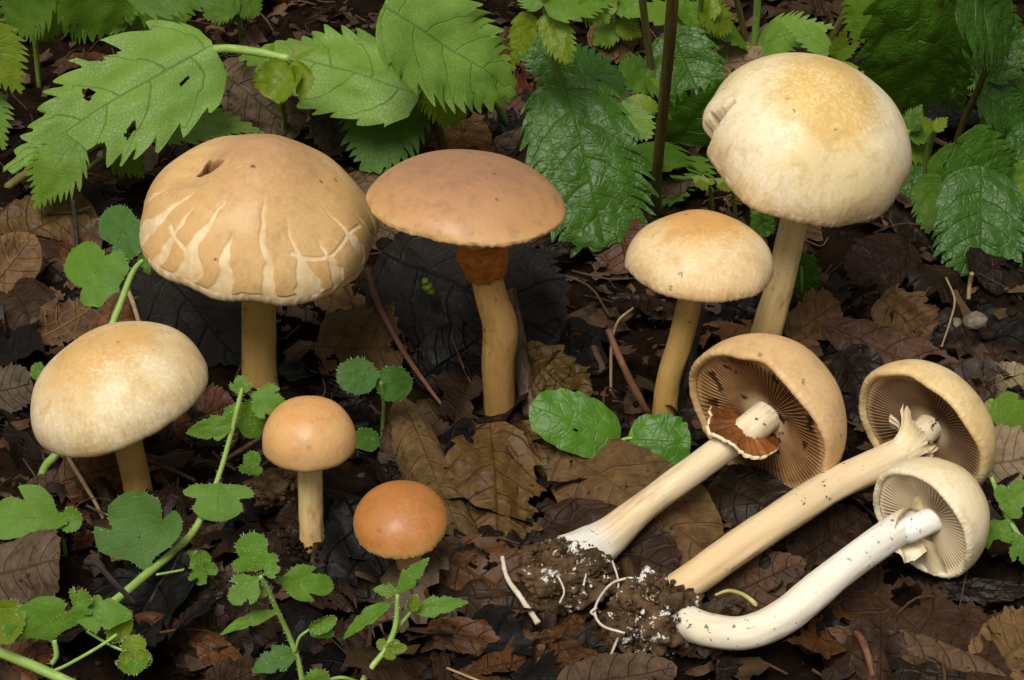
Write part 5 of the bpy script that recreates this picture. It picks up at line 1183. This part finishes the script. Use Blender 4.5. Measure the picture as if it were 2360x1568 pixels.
twig('yellow wilted flower part in the bend of the white stem', [(1648, 1372, .7), (1680, 1362, .8), (1715, 1372, .8), (1740, 1392, .7), (1738, 1396, .7)], [6, 9, 10, 12, 4], M['wilt'], 'wilted_flower', 'flower')
twig('orange bent root piece below the toothed leaf strip', [(1965, 1450, .3), (1985, 1475, .6), (2000, 1510, .5), (2012, 1560, .2)], [16, 18, 17, 15], M['twigred'], 'root_piece', 'root')
twig('short straw beside the frayed rusty leaf', [(1030, 1540, .5), (1080, 1560, .5), (1130, 1580, .4)], [6, 6, 6], M['straw'], 'grass_stalk', 'stalk')
twig('black twig crossing beside the spotted gills', [(1600, 900, 1.2), (1615, 880, 1.5), (1628, 872, 1.6)], [11, 13, 11], M['twigdark'])
g = np.random.default_rng(5)
V, Fc = crumbs_geo([A(985, 662, 1.65) + d for d in np.array([[0, 0, 0], [-.05, 0, .16], [.06, -.02, -.1]])], [.16, .12, .13], 4)
o = mk('bud_scale', V, Fc, M['g_yel'], None, np.zeros((len(V), 2)), origin=A(985, 662, 1.65)); tag(o, 'pale green bud scale lying on the largest blackened leaf', 'bud')
for i, (x, y, r) in enumerate(((2248, 740, .34), (2200, 745, .2), (2275, 770, .22), (2225, 790, .24), (2170, 760, .15), (2300, 800, .18), (2255, 800, .2), (2120, 790, .14), (2330, 720, .2))):
    c = A(x, y, r * .5); V0, F0 = ICO2
    V = V0 * (1 + .3 * vnoise(V0 * 1.6 + i * 9, 3))[:, None] * np.array([1, .9, .75]) * r + c
    o = mk('stone', V, F0, M['stone'] if i < 2 else M['crumb'], None, origin=c)
    tag(o, 'largest pale grit stone on the bare soil' if i == 0 else 'second palest grit stone on the bare soil' if i == 1 else 'small dark stone among grit on the bare soil', 'stone', 'grit stones on the bare soil')

# soil lump left of the buff stem
rt = thing('soil_lump', 'crumbly brown soil lump beside the small buff stem', 'soil', A(648, 1130, 0))
clod(rt, 'lump', A(648, 1125, .25), (.62, .55, .42), M['clod'], 51, 120)

# ------------------------------------------------------------------ scattered litter
FILL = [('d_dark', 'round', 'small dark wet leaf scrap in the leaf litter'), ('d_brown', 'oval', 'small brown oval leaf in the leaf litter'),
        ('d_black', 'round', 'small blackened leaf scrap in the leaf litter'), ('d_dark', 'narrow', 'narrow dark leaf strip in the leaf litter'),
        ('d_red', 'oval', 'small rusty leaf in the leaf litter'), ('d_grey', 'round', 'small greyish leaf scrap in the leaf litter'),
        ('d_dark', 'broad', 'small dark toothed leaf in the leaf litter'), ('d_brown', 'round', 'small brown crumpled leaf in the leaf litter')]
proto = []
for i, (mt, sh, lab) in enumerate(FILL):
    for v in range(2):
        L = 2.6 + .5 * v; k = dict(wav=.09 + .03 * v, roll=(.5, -.6)[v], jag=.2, tear=(.8, 2.4), cm=True, nc=7, nr=34, arch=.05)
        o = leaf(None, np.array([-L / 2, 0, 0]), np.array([L / 2, 0, 0]), L * (.8 if sh in ('round', 'broad') else .5 if sh == 'oval' else .28), M[mt], sh, (0, 0, 1), 9, .1, name='dead_leaf', origin=(0, 0, 0), seed=900 + i * 2 + v, **k)
        tag(o, lab, 'dead leaf', lab.replace('small ', '') + ' pieces'); proto.append(o)
MARKS = [('cracked mushroom', 600, 905), ('pale cream mushroom', 325, 1190), ('ringed stem', 1152, 965), ('tallest ivory mushroom', 1742, 865), ('honey cream stem', 1530, 985),
         ('small buff mushroom', 720, 1250), ('smallest orange mushroom', 962, 1400), ('peach cap', 1790, 1100), ('joined stem bases', 1480, 1440), ('white curved stem', 1750, 1470),
         ('cream cap', 2160, 1320), ('yellowish uprooted cap', 2140, 1100), ('two shiny leaves', 1440, 1040), ('rolled leaf tube', 1000, 1100), ('largest blackened leaf', 1080, 760),
         ('tall bare stalk', 1512, 475), ('big holed nettle leaf', 250, 420), ('pinkish brown cap', 1080, 560), ('drooping glossy leaf', 2250, 640), ('grit stones', 2250, 780),
         ('speedwell runner', 250, 1395), ('speedwell cluster', 150, 1560), ('upright speedwell sprig', 690, 1560), ('frayed rusty leaf', 1230, 1540), ('toothed purple brown leaf', 2100, 1450),
         ('grey curled leaf', 60, 1320), ('lacy skeleton leaf', 190, 720), ('tan oval leaf', 20, 620), ('oak-like leaf', 770, 340), ('hanging wet leaf', 1340, 430),
         ('slanting brown stalk', 1890, 140), ('narrow bright leaf', 1730, 120), ('shaded nettle', 380, 120), ('overlapping nettle leaves', 1030, 340), ('quilted leaves', 2120, 330), ('white rootlet', 1200, 1360),
         ('bleached mottled leaf', 2310, 1070), ('curled tan leaf', 2080, 730), ('creeping nettle shoot', 100, 400)]
MP = np.array([A(x, y, 0) for _, x, y in MARKS])
used = [False] * len(proto)
for i in range(275):
    x = rng.uniform(-17, 17); y = rng.uniform(-14.5, 24); j = rng.choice([0, 0, 0, 1, 1, 2, 3, 4, 4, 5, 6, 6, 6, 7, 7, 8, 9, 10, 11, 12, 12, 13, 13, 14, 15, 0, 1, 4, 5])
    xw = 15 + y * .22
    x = x / 17 * xw
    while min(math.hypot(x - c[0], y - c[1] + .7) for c in (ca, cb, cc_)) < 2.0:
        x, y = rng.uniform(-15, 15), rng.uniform(-14, 20)
    src = proto[j]
    if used[j]: o = src.copy(); COL.objects.link(o)
    else: o = src; used[j] = True
    s = rng.uniform(.55, 1.25); o.scale = (s, s, s)
    o.location = (x * S, y * S, (float(gz(x, y)) + rng.uniform(-.25, .12)) * S)
    near = MARKS[int(np.argmin(np.hypot(MP[:, 0] - x, MP[:, 1] - y)))][0]; sz = 'tiny' if s < .75 else 'small' if s < 1.0 else 'mid-sized'
    kind = FILL[j // 2][2].replace('small ', '').replace(' in the leaf litter', '')
    tag(o, '%s %s lying in the litter near the %s' % (sz, kind, near), 'dead leaf', 'dead leaf scraps in the litter')
    o.rotation_euler = (rng.gauss(0, .3) + .15, rng.gauss(0, .3), rng.uniform(0, 6.28))
# soil crumbs and shredded bits
N = 8000
cx = nrng.uniform(-25, 25, N); cy = nrng.uniform(-18, 34, N)
sz = np.exp(nrng.normal(-3.0, .6, N)).clip(.02, .22)
C3 = np.c_[cx, cy, gz(cx, cy) - .22 + nrng.uniform(0, .22, N)]
for b in BASES:                               # soil and bits pushed up round each foot
    k = 110; r = .3 + np.abs(nrng.normal(0, .32, k)); t = nrng.uniform(0, 6.283, k)
    X, Y = b[0] + r * np.cos(t), b[1] + r * np.sin(t)
    C3 = np.vstack([C3, np.c_[X, Y, gz(X, Y) + .16 * np.exp(-(r - .3) * 3) - .08 + nrng.uniform(-.06, .06, k)]]); sz = np.r_[sz, np.exp(nrng.normal(-2.7, .4, k)).clip(.03, .15)]
V, Fc = crumbs_geo(C3, sz, 9, ICO1)
tag(mk('soil_crumbs', V, Fc, M['crumb'], None, origin=(0, 0, 0), smooth=False), kind='stuff')
gs = []
for i in range(420):
    x, y = nrng.uniform(-17, 17), nrng.uniform(-14.5, 24); a = nrng.uniform(0, 6.28); L = nrng.uniform(.5, 2.4); z = float(gz(x, y)) + nrng.uniform(-.1, .35)
    d = np.array([math.cos(a), math.sin(a), nrng.normal(0, .15)]); p0 = np.array([x, y, z]); bend = nrng.normal(0, .15, 3) * L
    V, Fc, uv, _ = tube_geo([p0, p0 + d * L / 2 + bend, p0 + d * L], nrng.uniform(.012, .035), seg=5, sub=3); gs.append((V, Fc, uv))
V, Fc, uv = merge(gs)
o = mk('litter_fibres', V, Fc, M['twig'], None, uv, origin=(0, 0, 0)); tag(o, kind='stuff')

# tiny flakes of broken leaf
N = 4600; uu, vv = np.meshgrid(np.linspace(-1, 1, 4), np.linspace(-1, 1, 4)); Vs, Fs = [], []; f0 = grid_faces(4, 4)
for i in range(N):
    x, y = nrng.uniform(-25, 25), nrng.uniform(-18, 34); L = float(np.exp(nrng.normal(-1.75, .5))); a = nrng.uniform(0, 6.28)
    e1 = np.array([math.cos(a), math.sin(a), nrng.normal(0, .35)]); e2 = np.array([-math.sin(a), math.cos(a), nrng.normal(0, .35)])
    P = e1 * (uu * L + nrng.normal(0, .18 * L, uu.shape))[..., None] + e2 * (vv * L * nrng.uniform(.3, .8) + nrng.normal(0, .15 * L, uu.shape))[..., None]
    P[..., 2] += nrng.uniform(-.5, .5) * L * uu ** 2 + nrng.normal(0, .06 * L, uu.shape)
    Vs.append((P + [x, y, float(gz(x, y)) + nrng.uniform(-.1, .22)]).reshape(-1, 3)); Fs.append(f0 + 16 * i)
tag(mk('leaf_flakes', np.vstack(Vs), np.vstack(Fs), M['flake'], None, origin=(0, 0, 0)), kind='stuff')
